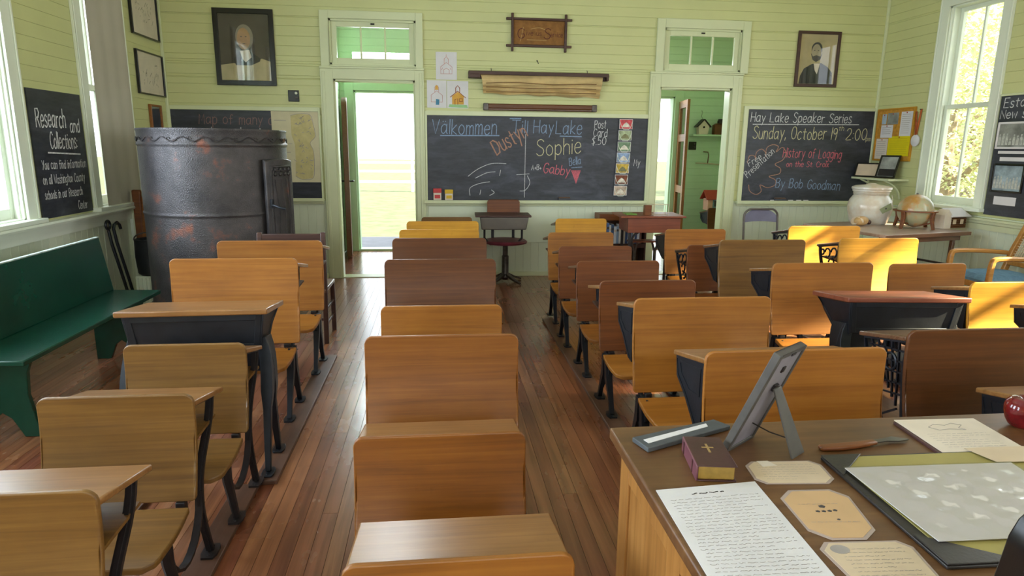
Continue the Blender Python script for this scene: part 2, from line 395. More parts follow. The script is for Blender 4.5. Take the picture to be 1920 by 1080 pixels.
def lettering(parent, text, x, z, width, cap, mat, w=0.008, y=-0.001, rot=0, slant=0.06, name='chalk_lettering', umlaut=None):
    """handwriting on a board; x,z = start of the baseline in the parent's own frame, width = length of the line"""
    items = []; cx = 0
    for i, ch in enumerate(text):
        if ch == ' ': cx += 3.4; continue
        st = glyph_strokes(ch); mx = max(p[0] for s in st for p in s)
        if umlaut is not None and i == umlaut: st = st+[[(0.8, 5.1), (0.9, 5.3)], [(2.2, 5.1), (2.3, 5.3)]]
        j = random.uniform(-0.18, 0.18); k = random.uniform(0.94, 1.06)
        items += [[(px+cx, py*k+j) for px, py in s] for s in st]
        cx += mx+1.3
    sx = width/max(cx-1.3, 0.1); sz = cap/6.0; mb = MB(); ca, sa = math.cos(rot), math.sin(rot)
    for s in items:
        pts = [(px*sx+py*sz*slant, py*sz) for px, py in s]
        mb.ribbon([(x+ca*a-sa*b, z+sa*a+ca*b) for a, b in pts], w*0.78, y)
    return mb.build(name, mat, parent, smooth=False, flip=False)
def scrawl(parent, lines, mat, w=0.007, y=-0.001, name='chalk_drawing', sm=True):
    mb = MB()
    for l in lines: mb.ribbon(smoothpts(l, 5) if sm else l, w, y)
    return mb.build(name, mat, parent, smooth=False, flip=False)

# ------------------------------------------------------------------ room shell
def rects(u0, u1, z0, z1, holes):
    us = sorted({u0, u1}|{q for h in holes for q in h[:2] if u0 < q < u1}); zs = sorted({z0, z1}|{q for h in holes for q in h[2:] if z0 < q < z1})
    out = []
    for a, b in zip(us, us[1:]):
        for c, d in zip(zs, zs[1:]):
            m, n = (a+b)/2, (c+d)/2
            if not any(h[0] < m < h[1] and h[2] < n < h[3] for h in holes): out.append((a, b, c, d))
    return out
def siding(mb, u0, u1, z0, z1, holes, pitch, vert=False, mi=0, g=0.0042):
    for a, b, c, d in rects(u0, u1, z0, z1, holes):
        lo, hi = (a, b) if vert else (c, d)
        k = math.floor(lo/pitch)
        while k*pitch < hi-1e-4:
            p, q = max(lo, k*pitch), min(hi, (k+1)*pitch)
            if q-p > 2.2*g: prof = [(p, g), (p+g*0.7, 0), (q-g*0.7, 0), (q, g)]
            else: prof = [(p, 0.001), (q, 0.001)]
            for (s, e), (t, f) in zip(prof, prof[1:]):
                vs = [(s, e, c), (t, f, c), (t, f, d), (s, e, d)] if vert else [(a, e, s), (b, e, s), (b, f, t), (a, f, t)]
                mb.add(vs, [(0, 1, 2, 3)], mi)
            k += 1
def wall(name, loc, rotz, u0, u1, holes, mats, wz=0.86, top=ZC, back=True):
    mb = MB()
    siding(mb, u0, u1, wz, top, holes, 0.098, False, 0)
    siding(mb, u0, u1, 0, wz, holes, 0.088, True, 1, 0.0035)
    for a, b, c, d in rects(u0, u1, 0, top, holes): mb.box(a, b, 0.0095, TH, c, d, 0)
    o = mb.build(name, mats, smooth=False, flip=False)
    o.location = loc; o.rotation_euler = (0, 0, rotz); o['kind'] = 'structure'
    return o
PW = [M['paint'], M['wains']]
D1 = (-1.074, -0.223, 0, 2.13); T1 = (-1.10, -0.205, 2.275, 2.73)
D2 = (2.474, 3.311, 0, 2.12); T2 = (2.495, 3.385, 2.30, 2.742)
wall('wall_back', (0, YB, 0), 0, XL-0.1, XR+0.1, [D1, T1, D2, T2], PW)
wall('wall_left', (XL, 0, 0), PI/2, YF-0.1, YB+0.1, [(a, b)+WZ for a, b in WL], PW)
wall('wall_right', (XR, 0, 0), -PI/2, -YB-0.1, -YF+0.1, [(-b, -a)+WZ for a, b in WR], PW)
wall('wall_front', (0, YF, 0), PI, -XR-0.1, -XL+0.1, [(-b, -a)+WZ for a, b in WF], PW)
struct('ceiling', MB().box(XL-0.1, XR+0.1, YF-0.1, YB+0.1, ZC, ZC+0.1), M['ceil'])

def floor():
    mb = MB(); x = XL; rnd = random.Random(3)
    while x < XR:
        w = 0.062; y = YF-rnd.uniform(0, 2.5)
        while y < YB+0.02:
            l = rnd.uniform(1.6, 3.8); a, b = max(y, YF), min(y+l, YB+0.02)
            if b > a: mb.box(x+0.0008, x+w-0.0008, a+0.0006, b-0.0006, -0.02, 0)
            y += l
        x += w
    o = mb.build('floor', M['floor'], smooth=False, flip=False); o['kind'] = 'structure'
floor()
struct('floor_base', MB().box(XL-0.2, XR+0.2, YF-0.2, YB, -0.1, -0.021), M['dark'])

# corner beads, rails and baseboards
for i, (x, y) in enumerate([(XL+0.012, YB-0.012), (XR-0.012, YB-0.012)]):
    struct('trim_%d' % (i+1), MB().box(x-0.014, x+0.014, y-0.014, y+0.014, 0, ZC), M['trim'], bevel=0.006)
def rail_left():
    mb = MB(); a, b = YF, 6.36
    mb.prism([(XL-0.001, 0.78), (XL+0.022, 0.78), (XL+0.022, 0.82), (XL+0.034, 0.84), (XL+0.034, 0.868), (XL+0.072, 0.872), (XL+0.078, 0.885), (XL+0.072, 0.9), (XL-0.001, 0.9)], 'y', a, b)
    mb.box(XL, XL+0.028, 6.30, 6.36, 0, 0.87)
    o = mb.build('trim_3', M['white']); o['kind'] = 'structure'
rail_left()
def rail_right():
    mb = MB()
    mb.prism([(XR+0.001, 0.74), (XR-0.018, 0.74), (XR-0.018, 0.79), (XR-0.03, 0.80), (XR-0.03, 0.822), (XR-0.045, 0.826), (XR-0.045, 0.846), (XR+0.001, 0.85)], 'y', YF, YB)
    o = mb.build('trim_4', M['trim']); o['kind'] = 'structure'
rail_right()
for nm, a in (('baseboard_left', (XL, XL+0.02, YF, YB)), ('baseboard_right', (XR-0.02, XR, YF, YB))):
    struct(nm, MB().box(a[0], a[1], a[2], a[3], 0, 0.12), M['trim'], bevel=0.004)
mb = MB()
for a, b in ((XL, -1.21), (-0.12, 2.35), (3.43, XR)): mb.box(a, b, YB-0.02, YB, 0, 0.05)
struct('baseboard_back', mb, M['trim'], bevel=0.004)

def window(n, loc, rotz, u0, u1, z0, z1, recess=0.06):
    r = sroot('window_%d' % n, loc, rotz); c = 0.115
    mb = MB()
    mb.box(u0-c, u0, -0.022, 0, z0-0.01, z1+c); mb.box(u1, u1+c, -0.022, 0, z0-0.01, z1+c); mb.box(u0, u1, -0.022, 0, z1, z1+c)
    mb.box(u0-c-0.02, u1+c+0.02, -0.04, 0, z1+c, z1+c+0.035)
    mb.box(u0-c, u0-c+0.02, -0.032, -0.022, z0, z1+c); mb.box(u1+c-0.02, u1+c, -0.032, -0.022, z0, z1+c)
    mb.build('casing', M['white'], r, bevel=0.004)
    mb = MB()
    mb.box(u0, u0+0.015, 0, TH, z0, z1); mb.box(u1-0.015, u1, 0, TH, z0, z1); mb.box(u0, u1, 0, TH, z1-0.015, z1); mb.box(u0, u1, 0, TH, z0, z0+0.012)
    mb.box(u0+0.015, u0+0.03, 0.02, 0.04, z0, z1); mb.box(u1-0.03, u1-0.015, 0.02, 0.04, z0, z1)
    mb.build('jamb', M['white'], r)
    mb = MB().box(u0-c-0.02, u1+c+0.02, -0.07, 0.02, z0-0.03, z0+0.003); mb.build('sill', M['white'], r, bevel=0.006)
    zm = 1.895
    for nm, a, b, y in (('lower_sash', z0+0.012, zm+0.02, recess), ('upper_sash', zm-0.02, z1-0.015, recess+0.036)):
        p, q, s, t = u0+0.015, u1-0.015, 0.045, 0.032
        mb = MB().box(p, p+s, y, y+t, a, b); mb.box(q-s, q, y, y+t, a, b)
        mb.box(p+s, q-s, y, y+t, a, a+(0.07 if nm[0] == 'l' else 0.04)); mb.box(p+s, q-s, y, y+t, b-0.04, b)
        f = mb.build(nm, M['white'], r, bevel=0.003)
        m = (p+q)/2
        MB().box(m-0.011, m+0.011, y+0.002, y+t-0.002, a+0.04, b-0.04).build('muntin', M['white'], f, bevel=0.003)
        MB().box(p+s-0.004, q-s+0.004, y+t/2-0.002, y+t/2+0.002, a+0.03, b-0.03).build('pane', M['glass'], f, smooth=False)
    return r
k = 1
for a, b in WL: window(k, (XL, 0, 0), PI/2, a, b, *WZ); k += 1
for a, b in WR: window(k, (XR, 0, 0), -PI/2, -b, -a, *WZ); k += 1
for a, b in WF: window(k, (0, YF, 0), PI, -b, -a, *WZ); k += 1

def doorway(n, D, T, cas):
    """cased doorway with a three-light transom above"""
    r = sroot('door_%d' % n, (0, YB, 0))
    x0, x1, xt0, xt1, zc, zt = cas
    mb = MB()
    mb.box(x0, D[0], -0.03, 0, 0, zc); mb.box(D[1], x1, -0.03, 0, 0, zc); mb.box(D[0], D[1], -0.03, 0, D[3], zc)
    mb.box(x0+0.02, x0+0.05, -0.036, -0.03, 0, zc-0.03); mb.box(x1-0.05, x1-0.02, -0.036, -0.03, 0, zc-0.03)
    mb.box(x0-0.004, x1+0.004, -0.042, 0, zc, zc+0.02)
    mb.build('casing', M['trim'], r, bevel=0.004)
    mb = MB()
    mb.box(xt0, T[0], -0.026, 0, zc+0.02, zt); mb.box(T[1], xt1, -0.026, 0, zc+0.02, zt); mb.box(T[0], T[1], -0.026, 0, T[3], zt); mb.box(T[0], T[1], -0.026, 0, zc+0.02, T[2])
    mb.build('transom_casing', M['trim'], r, bevel=0.004)
    mb = MB()
    for q in (D, T):
        mb.box(q[0], q[0]+0.02, 0, TH, q[2], q[3]); mb.box(q[1]-0.02, q[1], 0, TH, q[2], q[3]); mb.box(q[0], q[1], 0, TH, q[3]-0.02, q[3])
    mb.box(T[0], T[1], 0, TH, T[2], T[2]+0.02); mb.box(D[0], D[1], -0.01, TH+0.02, -0.01, 0.008)
    mb.build('jamb', M['trim'], r)
    a, b, c, d = T[0]+0.02, T[1]-0.02, T[2]+0.02, T[3]-0.02; s = 0.052
    mb = MB().box(a, a+s, 0.02, 0.055, c, d); mb.box(b-s, b, 0.02, 0.055, c, d); mb.box(a+s, b-s, 0.02, 0.055, c, c+s); mb.box(a+s, b-s, 0.02, 0.055, d-s, d)
    for q in (1, 2):
        m = a+s+(b-a-2*s)*q/3; mb.box(m-0.009, m+0.009, 0.025, 0.05, c+s, d-s)
    f = mb.build('transom_sash', M['trim'], r, bevel=0.003)
    MB().box(a+s-0.004, b-s+0.004, 0.036, 0.039, c+s-0.004, d-s+0.004).build('pane', M['glass'], f, smooth=False)
    MB().tube([((a+b)/2-0.02, 0.016, d-0.02), ((a+b)/2+0.02, 0.016, d-0.02)], 0.008).build('catch', M['iron2'], f)
doorway(1, D1, T1, (-1.205, -0.127, -1.19, -0.133, 2.235, 2.808))
doorway(2, D2, T2, (2.354, 3.423, 2.404, 3.474, 2.262, 2.837))

# ------------------------------------------------------------------ vestibule beyond the doors
VX0, VX1, VY0, VY1, VZ = -1.28, 4.75, YB+TH, 9.35, 3.1
E1 = (-1.10, -0.20, 0, 2.17); ET1 = (-1.10, -0.2, 2.30, 2.66); E2 = (2.42, 3.36, 0, 2.17); ET2 = (2.42, 3.2, 2.34, 2.56)
def vest():
    mb = MB(); siding(mb, VX0-0.1, VX1+0.1, 0, VZ, [E1, ET1, E2, ET2], 0.098)
    for a, b, c, d in rects(VX0-0.1, VX1+0.1, 0, VZ, [E1, ET1, E2, ET2]): mb.box(a, b, 0.0095, TH, c, d)
    o = mb.build('wall_vestibule_back', M['teal'], smooth=False, flip=False); o.location = (0, VY1, 0); o['kind'] = 'structure'
    mb = MB(); siding(mb, VY0, VY1, 0, VZ, [], 0.098); mb.box(VY0, VY1, 0.0095, TH, 0, VZ)
    o = mb.build('wall_vestibule_left', M['teal'], smooth=False, flip=False); o.location = (VX0, 0, 0); o.rotation_euler = (0, 0, PI/2); o['kind'] = 'structure'
    mb = MB(); siding(mb, -VY1, -VY0, 0, VZ, [], 0.098); mb.box(-VY1, -VY0, 0.0095, TH, 0, VZ)
    o = mb.build('wall_vestibule_right', M['teal'], smooth=False, flip=False); o.location = (VX1, 0, 0); o.rotation_euler = (0, 0, -PI/2); o['kind'] = 'structure'
    struct('ceiling_vestibule', MB().box(VX0-0.1, VX1+0.1, VY0, VY1+TH, VZ, VZ+0.1), M['ceil'])
    mb = MB(); x = VX0
    while x < VX1:
        mb.box(x+0.0008, x+0.0612, YB+0.021, VY1+TH, -0.02, -0.001); x += 0.062
    struct('floor_vestibule', mb, M['floor'], smooth=False, flip=False)
    for n, E, T in ((3, E1, ET1), (4, E2, ET2)):
        r = sroot('door_%d' % n, (0, VY1, 0)); mb = MB(); c = 0.12
        mb.box(E[0]-c, E[0], -0.03, 0, 0, E[3]+c); mb.box(E[1], E[1]+c, -0.03, 0, 0, E[3]+c); mb.box(E[0], E[1], -0.03, 0, E[3], E[3]+0.1)
        mb.build('casing', M['teal'], r, bevel=0.004)
        mb = MB().box(E[0], E[0]+0.02, 0, TH, 0, E[3]); mb.box(E[1]-0.02, E[1], 0, TH, 0, E[3]); mb.box(E[0], E[1], 0, TH, E[3]-0.02, E[3]); mb.box(E[0], E[1], -0.02, TH+0.03, -0.01, 0.025)
        mb.build('jamb', M['teal'], r)
        MB().box(T[0], T[1], 0.05, 0.055, T[2], T[3]).build('pane', M['glass'], r, smooth=False)
vest()
def door_leaf(name, label, hinge, ang, w, h, mat, arch=0.0, panels=True):
    t = thing(name, label, 'door', hinge, ang)
    o = [(0, 0.03), (w, 0.03), (w, h-arch)]+([(w*0.5+w*0.5*math.cos(a*PI/12), h-arch+arch*math.sin(a*PI/12)) for a in range(1, 12)] if arch else [(w, h)])+[(0, h-arch if arch else h)]
    MB().prism(o, 'y', -0.032, 0.032).build('door_panel', mat, t, bevel=0.004)
    for s in (-1, 1):
        y = 0.032*s
        MB().tube([(w-0.07, y, 1.0), (w-0.07, y+0.045*s, 1.0), (w-0.17, y+0.05*s, 1.0)], 0.011).build('door_handle', M['iron'], t)
    return t
door_leaf('plank_door', 'brown plank door with an arched top standing open inside the left doorway', (-1.215, 9.27, 0), R(-83.5), 0.62, 2.05, M['brown'], 0.12)
def screen_door():
    t = thing('screen_door', 'brown framed screen door standing open in the right entry', 'door', (3.43, 9.30, 0), R(-99))
    w, h = 0.55, 2.1; mb = MB()
    mb.box(0, 0.09, -0.018, 0.018, 0.02, h); mb.box(w-0.09, w, -0.018, 0.018, 0.02, h)
    for z in (0.02, 0.85, 1.55, h-0.1): mb.box(0.09, w-0.09, -0.018, 0.018, z, z+0.1)
    mb.build('frame', M['cherry'], t, bevel=0.003)
    mb = MB()
    for i in range(1, 12): mb.box(0.09+i*0.031, 0.0915+i*0.031, -0.001, 0.001, 0.12, h-0.1)
    mb.build('screen_mesh', M['steel'], t, smooth=False)
screen_door()

# ------------------------------------------------------------------ outdoors
M['grass'] = flat('grass', '#48523f', 0.9, 0, 0.2, 0.3, 3)
M['leaf'] = flat('leaves', '#b2ba96', 0.6, 0, 0.3, 0.35, 2)
M['leaf2'] = flat('yellow_green_leaves', '#bcbd98', 0.6, 0, 0.3, 0.3, 2)
M['bark'] = flat('bark', '#8a7c6c', 0.9, 0, 0.2, 0.3, 8)
M['concrete'] = flat('concrete', '#77767c', 0.85, 0, 0.2, 0.1, 5)
M['mauve'] = flat('mauve_boards', '#a57a86', 0.7, 0, 0.3, 0.12)
M['roof'] = flat('grey_shingles', '#8f9296', 0.8, 0, 0.2, 0.15)
struct('ground', MB().box(-60, 70, -40, 90, -0.6, -0.3), M['grass'], smooth=False)
struct('stoop', MB().box(-2.0, 4.6, VY1+TH+0.03, 11.2, -0.3, -0.05), M['concrete'], bevel=0.01)
def tree(label, x, y, h, cr, cz, mat, n=1600, seed=1, leaf=0.22, sq=0.75):
    rnd = random.Random(seed); t = thing('leafy_tree', label, 'tree', (x, y, -0.3), 0, 'trees outside the right windows')
    mb = MB(); top = cz
    mb.tube([(0, 0, 0), (0.05, 0.03, top*0.4), (-0.04, 0.06, top*0.75), (0, 0, top)], [0.26, 0.2, 0.16, 0.09], 10)
    for i in range(9):
        a = rnd.uniform(0, 2*PI); z = top*rnd.uniform(0.5, 0.95); l = cr*rnd.uniform(0.5, 0.85)
        e = (math.cos(a)*l, math.sin(a)*l, z+rnd.uniform(0.2, 1.0))
        mb.tube([(0, 0, z-0.3), (e[0]*0.5, e[1]*0.5, (z+e[2])/2), e], [0.09, 0.06, 0.02], 6)
    mb.build('trunk', M['bark'], t)
    mb = MB()
    for i in range(n):
        while True:
            p = Vector((rnd.uniform(-1, 1), rnd.uniform(-1, 1), rnd.uniform(-1, 1)))
            if 0.25 < p.length < 1: break
        p = Vector((p.x*cr, p.y*cr, cz+p.z*cr*sq)); s = leaf*rnd.uniform(0.6, 1.3)
        u = Vector((rnd.uniform(-1, 1), rnd.uniform(-1, 1), rnd.uniform(-0.6, 0.6))).normalized(); w = u.cross(Vector((rnd.uniform(-1, 1), rnd.uniform(-1, 1), 1))).normalized()
        mb.add([p-u*s, p-w*s*0.5, p+u*s, p+w*s*0.5], [(0, 1, 2, 3)])
    mb.build('foliage', mat, t, smooth=False, flip=False)
tree('pale green tree outside the right window, the nearest one', 10.6, 12.9, 5, 2.7, 2.5, M['leaf'], 15000, 1, 0.06, 0.95)
tree('yellow green tree outside the right window behind the nearest one', 14.6, 17.6, 6, 3.0, 3.0, M['leaf2'], 9000, 2, 0.09, 0.95)
tree('yellow tree far outside the right window', 19.5, 22.5, 6, 3.6, 3.6, M['leaf2'], 3500, 5, 0.13)
tree('broad tree shading the right wall of the schoolhouse', 10.4, 1.6, 6, 3.3, 8.75, M['leaf'], 6500, 3, 0.34, 0.8)  # crown set out of view so sun enters only the lower panes
tree('young tree close to the right wall of the schoolhouse', 8.0, 5.2, 3, 1.4, 5.0, M['leaf'], 2800, 4, 0.22, 0.95)  # added out of view to keep a sun patch off the back wall
def fence():
    t = thing('rail_fence', 'pale wooden rail fence beyond the lawn, seen through the left doorway', 'fence', (-3.2, 26, -0.3))
    for i in range(4): MB().box(i*2.2, i*2.2+0.1, 0, 0.1, 0, 1.2).build('post', M['white'], t, bevel=0.01)
    for z in (0.35, 0.75, 1.08): MB().box(0, 6.7, -0.03, 0, z, z+0.09).build('rail', M['white'], t, bevel=0.006)
fence()
def low_wall():
    t = thing('low_wall', 'dusty mauve boarded low wall outside the right window', 'wall', (8.6, 10.1, -0.3), R(-40))
    mb = MB()
    for i in range(7): mb.box(-2.2, 2.2, 0, 0.08, 0.02+i*0.115, 0.13+i*0.115)
    mb.build('boards', M['mauve'], t, bevel=0.004)
    MB().box(-2.3, 2.3, -0.06, 0.14, 0.83, 0.89).build('cap', M['white'], t, bevel=0.008)
low_wall()

# ------------------------------------------------------------------ school desks
def slab(w, za, zb, yfun, th, rt=0.035, rb=0.012, nx=22, nz=12, holes=None):
    """upright board, curved in section, with rounded corners"""
    def corner(d, r): return 0 if d >= r else r-math.sqrt(max(0, r*r-(r-d)**2))
    e = [0, .12, .3, .55, .8, 1]
    xs = [-w/2+rt*t for t in e]; m = 8
    xs += [-w/2+rt+(w-2*rt)*i/m for i in range(1, m)]+[w/2-rt*t for t in reversed(e)]
    vs = []; nx = len(xs)
    for s in (0, 1):
        for x in xs:
            d = w/2-abs(x); lo = za+corner(d, rb); hi = zb-corner(d, rt)
            for j in range(nz+1):
                z = lo+(hi-lo)*j/nz; vs.append((x, yfun((z-za)/(zb-za))+s*th, z))
    k = nz+1; n = nx*k; fs = []
    for i in range(nx-1):
        for j in range(nz):
            a = i*k+j; fs.append((a, a+k, a+k+1, a+1)); fs.append((n+a, n+a+1, n+a+k+1, n+a+k))
    for i in range(nx-1):
        a = i*k; fs.append((a, n+a, n+a+k, a+k)); b = a+nz; fs.append((b, b+k, n+b+k, n+b))
    for j in range(nz):
        fs.append((j, j+1, n+j+1, n+j)); b = (nx-1)*k+j; fs.append((b, n+b, n+b+1, b+1))
    return MB().add(vs, fs)
def seat_mb(w, zs, y0, y1, th=0.02, rf=0.05):
    """seat board: y1 at the back, y0 (negative) at the front; dished, rolled down at the front"""
    ny, nx = 14, 12; vs = []
    for s in (0, 1):
        for i in range(ny+1):
            t = i/ny; y = y1+(y0-y1)*t
            z = zs+0.012*(1-t)**3-0.012*math.sin(PI*t)-0.020*max(0, t-0.72)**2/0.0784
            d = y-y0; ww = w/2-(0 if d >= rf else rf-math.sqrt(max(0, rf*rf-(rf-d)**2)))*0.8
            for j in range(nx+1): vs.append((-ww+2*ww*j/nx, y, z-s*th))
    k = nx+1; n = (ny+1)*k; fs = []
    for i in range(ny):
        for j in range(nx):
            a = i*k+j; fs.append((a, a+1, a+k+1, a+k)); fs.append((n+a, n+a+k, n+a+k+1, n+a+1))
    for i in range(ny):
        a = i*k; fs.append((a, a+k, n+a+k, n+a)); b = a+nx; fs.append((b, n+b, n+b+k, b+k))
    for j in range(nx):
        fs.append((j, n+j, n+j+1, j+1)); b = ny*k+j; fs.append((b, b+1, n+b+1, n+b))
    return MB().add(vs, fs)
def foot(mb, x, y, z=0.02):
    mb.prism([(x+px, y+py) for px, py in ((-.02, -.045), (.02, -.045), (.028, -.02), (.028, .02), (.02, .045), (-.02, .045), (-.028, .02), (-.028, -.02))], 'z', z, z+0.008)
    for q in (-0.03, 0.03): mb.lathe([(0, 0.012), (0.005, 0.0115), (0.006, 0.008)], (x, y+q, z), 8)

def school_desk(X, Y, w, zt, kind, label, wmat, dmat, smat=None, group='school desks in rows', zb=None, zs=None, dd=0.30, drop=0.085, desk=True, zf=0.02, seat=True, rotz=0, inset=0.012):
    """fixed school desk: folding seat and backrest on the near side, desktop of the next pupil on the far side; y = 0 is the backrest"""
    zb = zb or zt*0.46+0.01; zs = zs or zt*0.42+0.015; smat = smat or wmat
    t = thing('school_desk', label, 'school desk', (X, Y, 0), rotz, group)
    H = zt-zb; ir = M['iron2'] if kind == 'bar' else M['iron']
    slab(w, zb, zt, lambda q: -0.055*max(0, 1-q)**1.6+0.010*math.sin(PI*q), 0.015, rt=0.032).build('backrest', wmat, t, bevel=0.0045, seg=3)
    if seat:
        st = seat_mb(w-0.03, zs, -0.345, -0.072).build('seat', smat, t, bevel=0.004)
    # desktop: near edge just under the top of the backrest, sloping down away from it
    za, zc = zt-0.030, zt-drop; wd = w-0.004; th = 0.019; y0, y1 = 0.02, dd
    mb = MB().hexa([(-wd/2, y0, za-th), (wd/2, y0, za-th), (wd/2, y1, zc-th), (-wd/2, y1, zc-th)], [(-wd/2, y0, za), (wd/2, y0, za), (wd/2, y1, zc), (-wd/2, y1, zc)])
    if desk: mb.build('desktop', dmat, t, bevel=0.005, seg=3)
    def zu(y): return za-th+(zc-za)*(y-y0)/(y1-y0)
    # book shelf under the desktop
    mb = MB(); e = w/2-0.022
    mb.hexa([(-e, 0.03, zu(.03)-.135), (e, 0.03, zu(.03)-.135), (e, .25, zu(.25)-.085), (-e, .25, zu(.25)-.085)], [(-e, 0.03, zu(.03)-.125), (e, 0.03, zu(.03)-.125), (e, .25, zu(.25)-.075), (-e, .25, zu(.25)-.075)])
    mb.hexa([(-e, .02, zu(.03)-.135), (e, .02, zu(.03)-.135), (e, .03, zu(.03)-.135), (-e, .03, zu(.03)-.135)], [(-e, .02, zu(.02)), (e, .02, zu(.02)), (e, .03, zu(.03)), (-e, .03, zu(.03))])
    if desk: mb.build('book_shelf', M['dark'] if kind != 'bar' else wmat, t)
    for s in (-1, 1):
        x = s*(w/2-(0.03 if kind == 'bar' else inset))
        if not desk:
            xi = s*(w/2-0.05); MB().sweep([(xi, 0.028, zt-0.10), (xi, 0.03, zb+0.1), (xi, -0.01, zb-0.05)], [0.03, 0.04, 0.05], 0.012, (0, 1, 0)).build('side_frame', ir, t)
        elif kind == 'panel':
            P = [(0.018, zu(.018)), (0.275, zu(.275)), (0.258, zu(.26)-0.07), (0.17, zu(.2)-0.13), (0.07, zb+0.13), (0.022, zb+0.12)]
            mb = MB().prism(P, 'x', x-0.004, x+0.004)
            cx, cz = sum(p[0] for p in P)/6, sum(p[1] for p in P)/6
            xi = s*(w/2-0.05); mb.sweep([(x-s*0.004, 0.05, zb+0.16), (xi, 0.035, zb+0.08), (xi, -0.01, zb-0.05)], [0.05, 0.045, 0.05], 0.012, (0, 1, 0))
            mb.sweep([(x, a*0.97+cx*0.03, b*0.97+cz*0.03) for a, b in P], 0.016, 0.012, closed=True)
            Q = [(0.05, zu(.05)-0.025), (0.235, zu(.235)-0.02), (0.222, zu(.225)-0.06), (0.14, zu(.2)-0.10), (0.05, zu(.05)-0.12)]
            mb.sweep([(x, a, b) for a, b in Q], 0.014, 0.006, closed=True)
            mb.build('side_frame', ir, t, bevel=0.002)
        elif kind == 'lattice':
            P = [(0.02, zu(.02)), (0.27, zu(.27)), (0.245, zu(.25)-0.08), (0.15, zb+0.1), (0.09, zb-0.06), (-0.03, zb-0.06), (0.0, zb+0.1), (0.02, zu(0.02)-0.12)]
            mb = MB().sweep([(x, a, b) for a, b in P], 0.012, 0.016, closed=True)
            for q in range(1, 6):
                y = 0.02+q*0.042; mb.sweep([(x, y, zu(y)), (x, max(0.03, y*0.62), zu(y)-0.30+q*0.036)], 0.008, 0.007)
            for q in range(1, 6):
                z = zu(.02)-q*0.044; mb.sweep([(x, 0.018, z), (x, 0.262-q*0.024, z-0.03+q*0.002)], 0.008, 0.007)
            mb.tube([(x, 0.10+0.035*math.cos(a*PI/6), zu(.1)-0.09+0.035*math.sin(a*PI/6)) for a in range(12)], 0.006, 6, True)
            mb.sweep([(x, 0.03, zb+0.08), (x, 0.12, zb+0.02)], 0.008, 0.008)
            mb.build('side_frame', ir, t)
        elif kind == 'scroll':
            P = [(0.02, zu(.02)), (0.275, zu(.275))]
            mb = MB().sweep([(x, a, b) for a, b in P], 0.02, 0.014)
            mb.sweep(bez((x, 0.262, zu(.26)), (x, 0.25, zb+0.22), (x, 0.17, zb+0.12), (x, 0.06, zb-0.05), 12), 0.016, 0.018)
            mb.sweep([(x, 0.022, zu(.02)), (x, 0.0, zb+0.12), (x, -0.03, zb-0.06)], 0.016, 0.018)
            for (cy, cz, r) in ((0.08, -0.06, 0.035), (0.16, -0.055, 0.032), (0.10, -0.135, 0.034), (0.07, -0.20, 0.026), (0.225, -0.045, 0.02)):
                mb.tube([(x, cy+r*math.cos(a*PI/8), zu(cy)+cz+r*math.sin(a*PI/8)) for a in range(14)], 0.0065, 6)
            mb.build('side_frame', ir, t)
        else:
            pth = bez((x, 0.235, zu(.235)), (x, 0.20, zt-0.24), (x, 0.05, zb+0.10), (x, 0.055, zb-0.08), 10)[:-1]+bez((x, 0.055, zb-0.08), (x, 0.06, zb*0.55), (x, 0.08, 0.12), (x, 0.108, zf+0.012), 8)
            mb = MB().sweep(pth, 0.026, 0.012); mb.sweep(pth, 0.010, 0.024)
            mb.sweep([(x, 0.24, zu(.24)-0.004), (x, 0.05, zu(.05)-0.004)], 0.024, 0.008)
            foot(mb, x, 0.108, zf); mb.build('side_frame', ir, t)
        # seat arm and legs
        if kind == 'bar':
            mb = MB().tube([(x-s*0.02, -0.19, zs-0.025), (x-s*0.02, -0.185, zs-0.11), (x, -0.175, zf+0.01)], [0.021, 0.019, 0.014], 10)
            mb.sweep([(x-s*0.02, -0.30, zs-0.035), (x-s*0.02, -0.05, zs-0.028)], 0.03, 0.012)
            foot(mb, x, -0.175, zf); mb.build('leg', ir, t)
            lp = [(x, 0.055, zb-0.02)]+bez((x, 0.055, zb-0.03), (x-s*.005, 0.05, zb-0.22), (x-s*.015, -0.16, zb-0.28), (x-s*0.02, -0.18, zs-0.09), 9)
            MB().sweep(lp, 0.024, 0.010).build('seat_bracket', ir, st)
        else:
            x = s*(w/2-0.05)
            mb = MB().sweep([(x, -0.065, zb-0.02), (x, -0.075, zb-0.14), (x, -0.15, 0.09), (x, -0.175, zf+0.008)], [0.045, 0.036, 0.024, 0.024], [0.035, 0.04, 0.022, 0.022]); foot(mb, x, -0.175, zf)
            mb.build('leg', ir, t)
            mb = MB().sweep([(x, -0.02, zb-0.03), (x, 0.0, zb-0.14), (x, 0.075, 0.09), (x, 0.10, zf+0.008)], [0.045, 0.036, 0.024, 0.024], [0.035, 0.04, 0.022, 0.022]); foot(mb, x, 0.10, zf)
            mb.build('leg', ir, t)
            mb = MB().prism([(-0.10, zb-0.02), (0.02, zb-0.02), (0.03, zb-0.10), (-0.03, zb-0.20), (-0.10, zb-0.12)], 'x', x-0.006, x+0.006)
            mb.sweep(bez((x-s*0.012, -0.04, zb-0.06), (x-s*0.012, -0.10, zb-0.10), (x-s*0.012, -0.2, zs-0.06), (x-s*0.012, -0.30, zs-0.034), 8), 0.028, [0.03, 0.03, 0.028, 0.026, 0.024, 0.02, 0.016, 0.014, 0.012])
            mb.build('seat_bracket', ir, st, bevel=0.002)
        MB().box(x-s*0.02-0.015, x-s*0.02+0.015, -0.058, -0.03, zb-0.04, zb-0.003).build('hinge', M['iron2'], st, bevel=0.003)
    return t

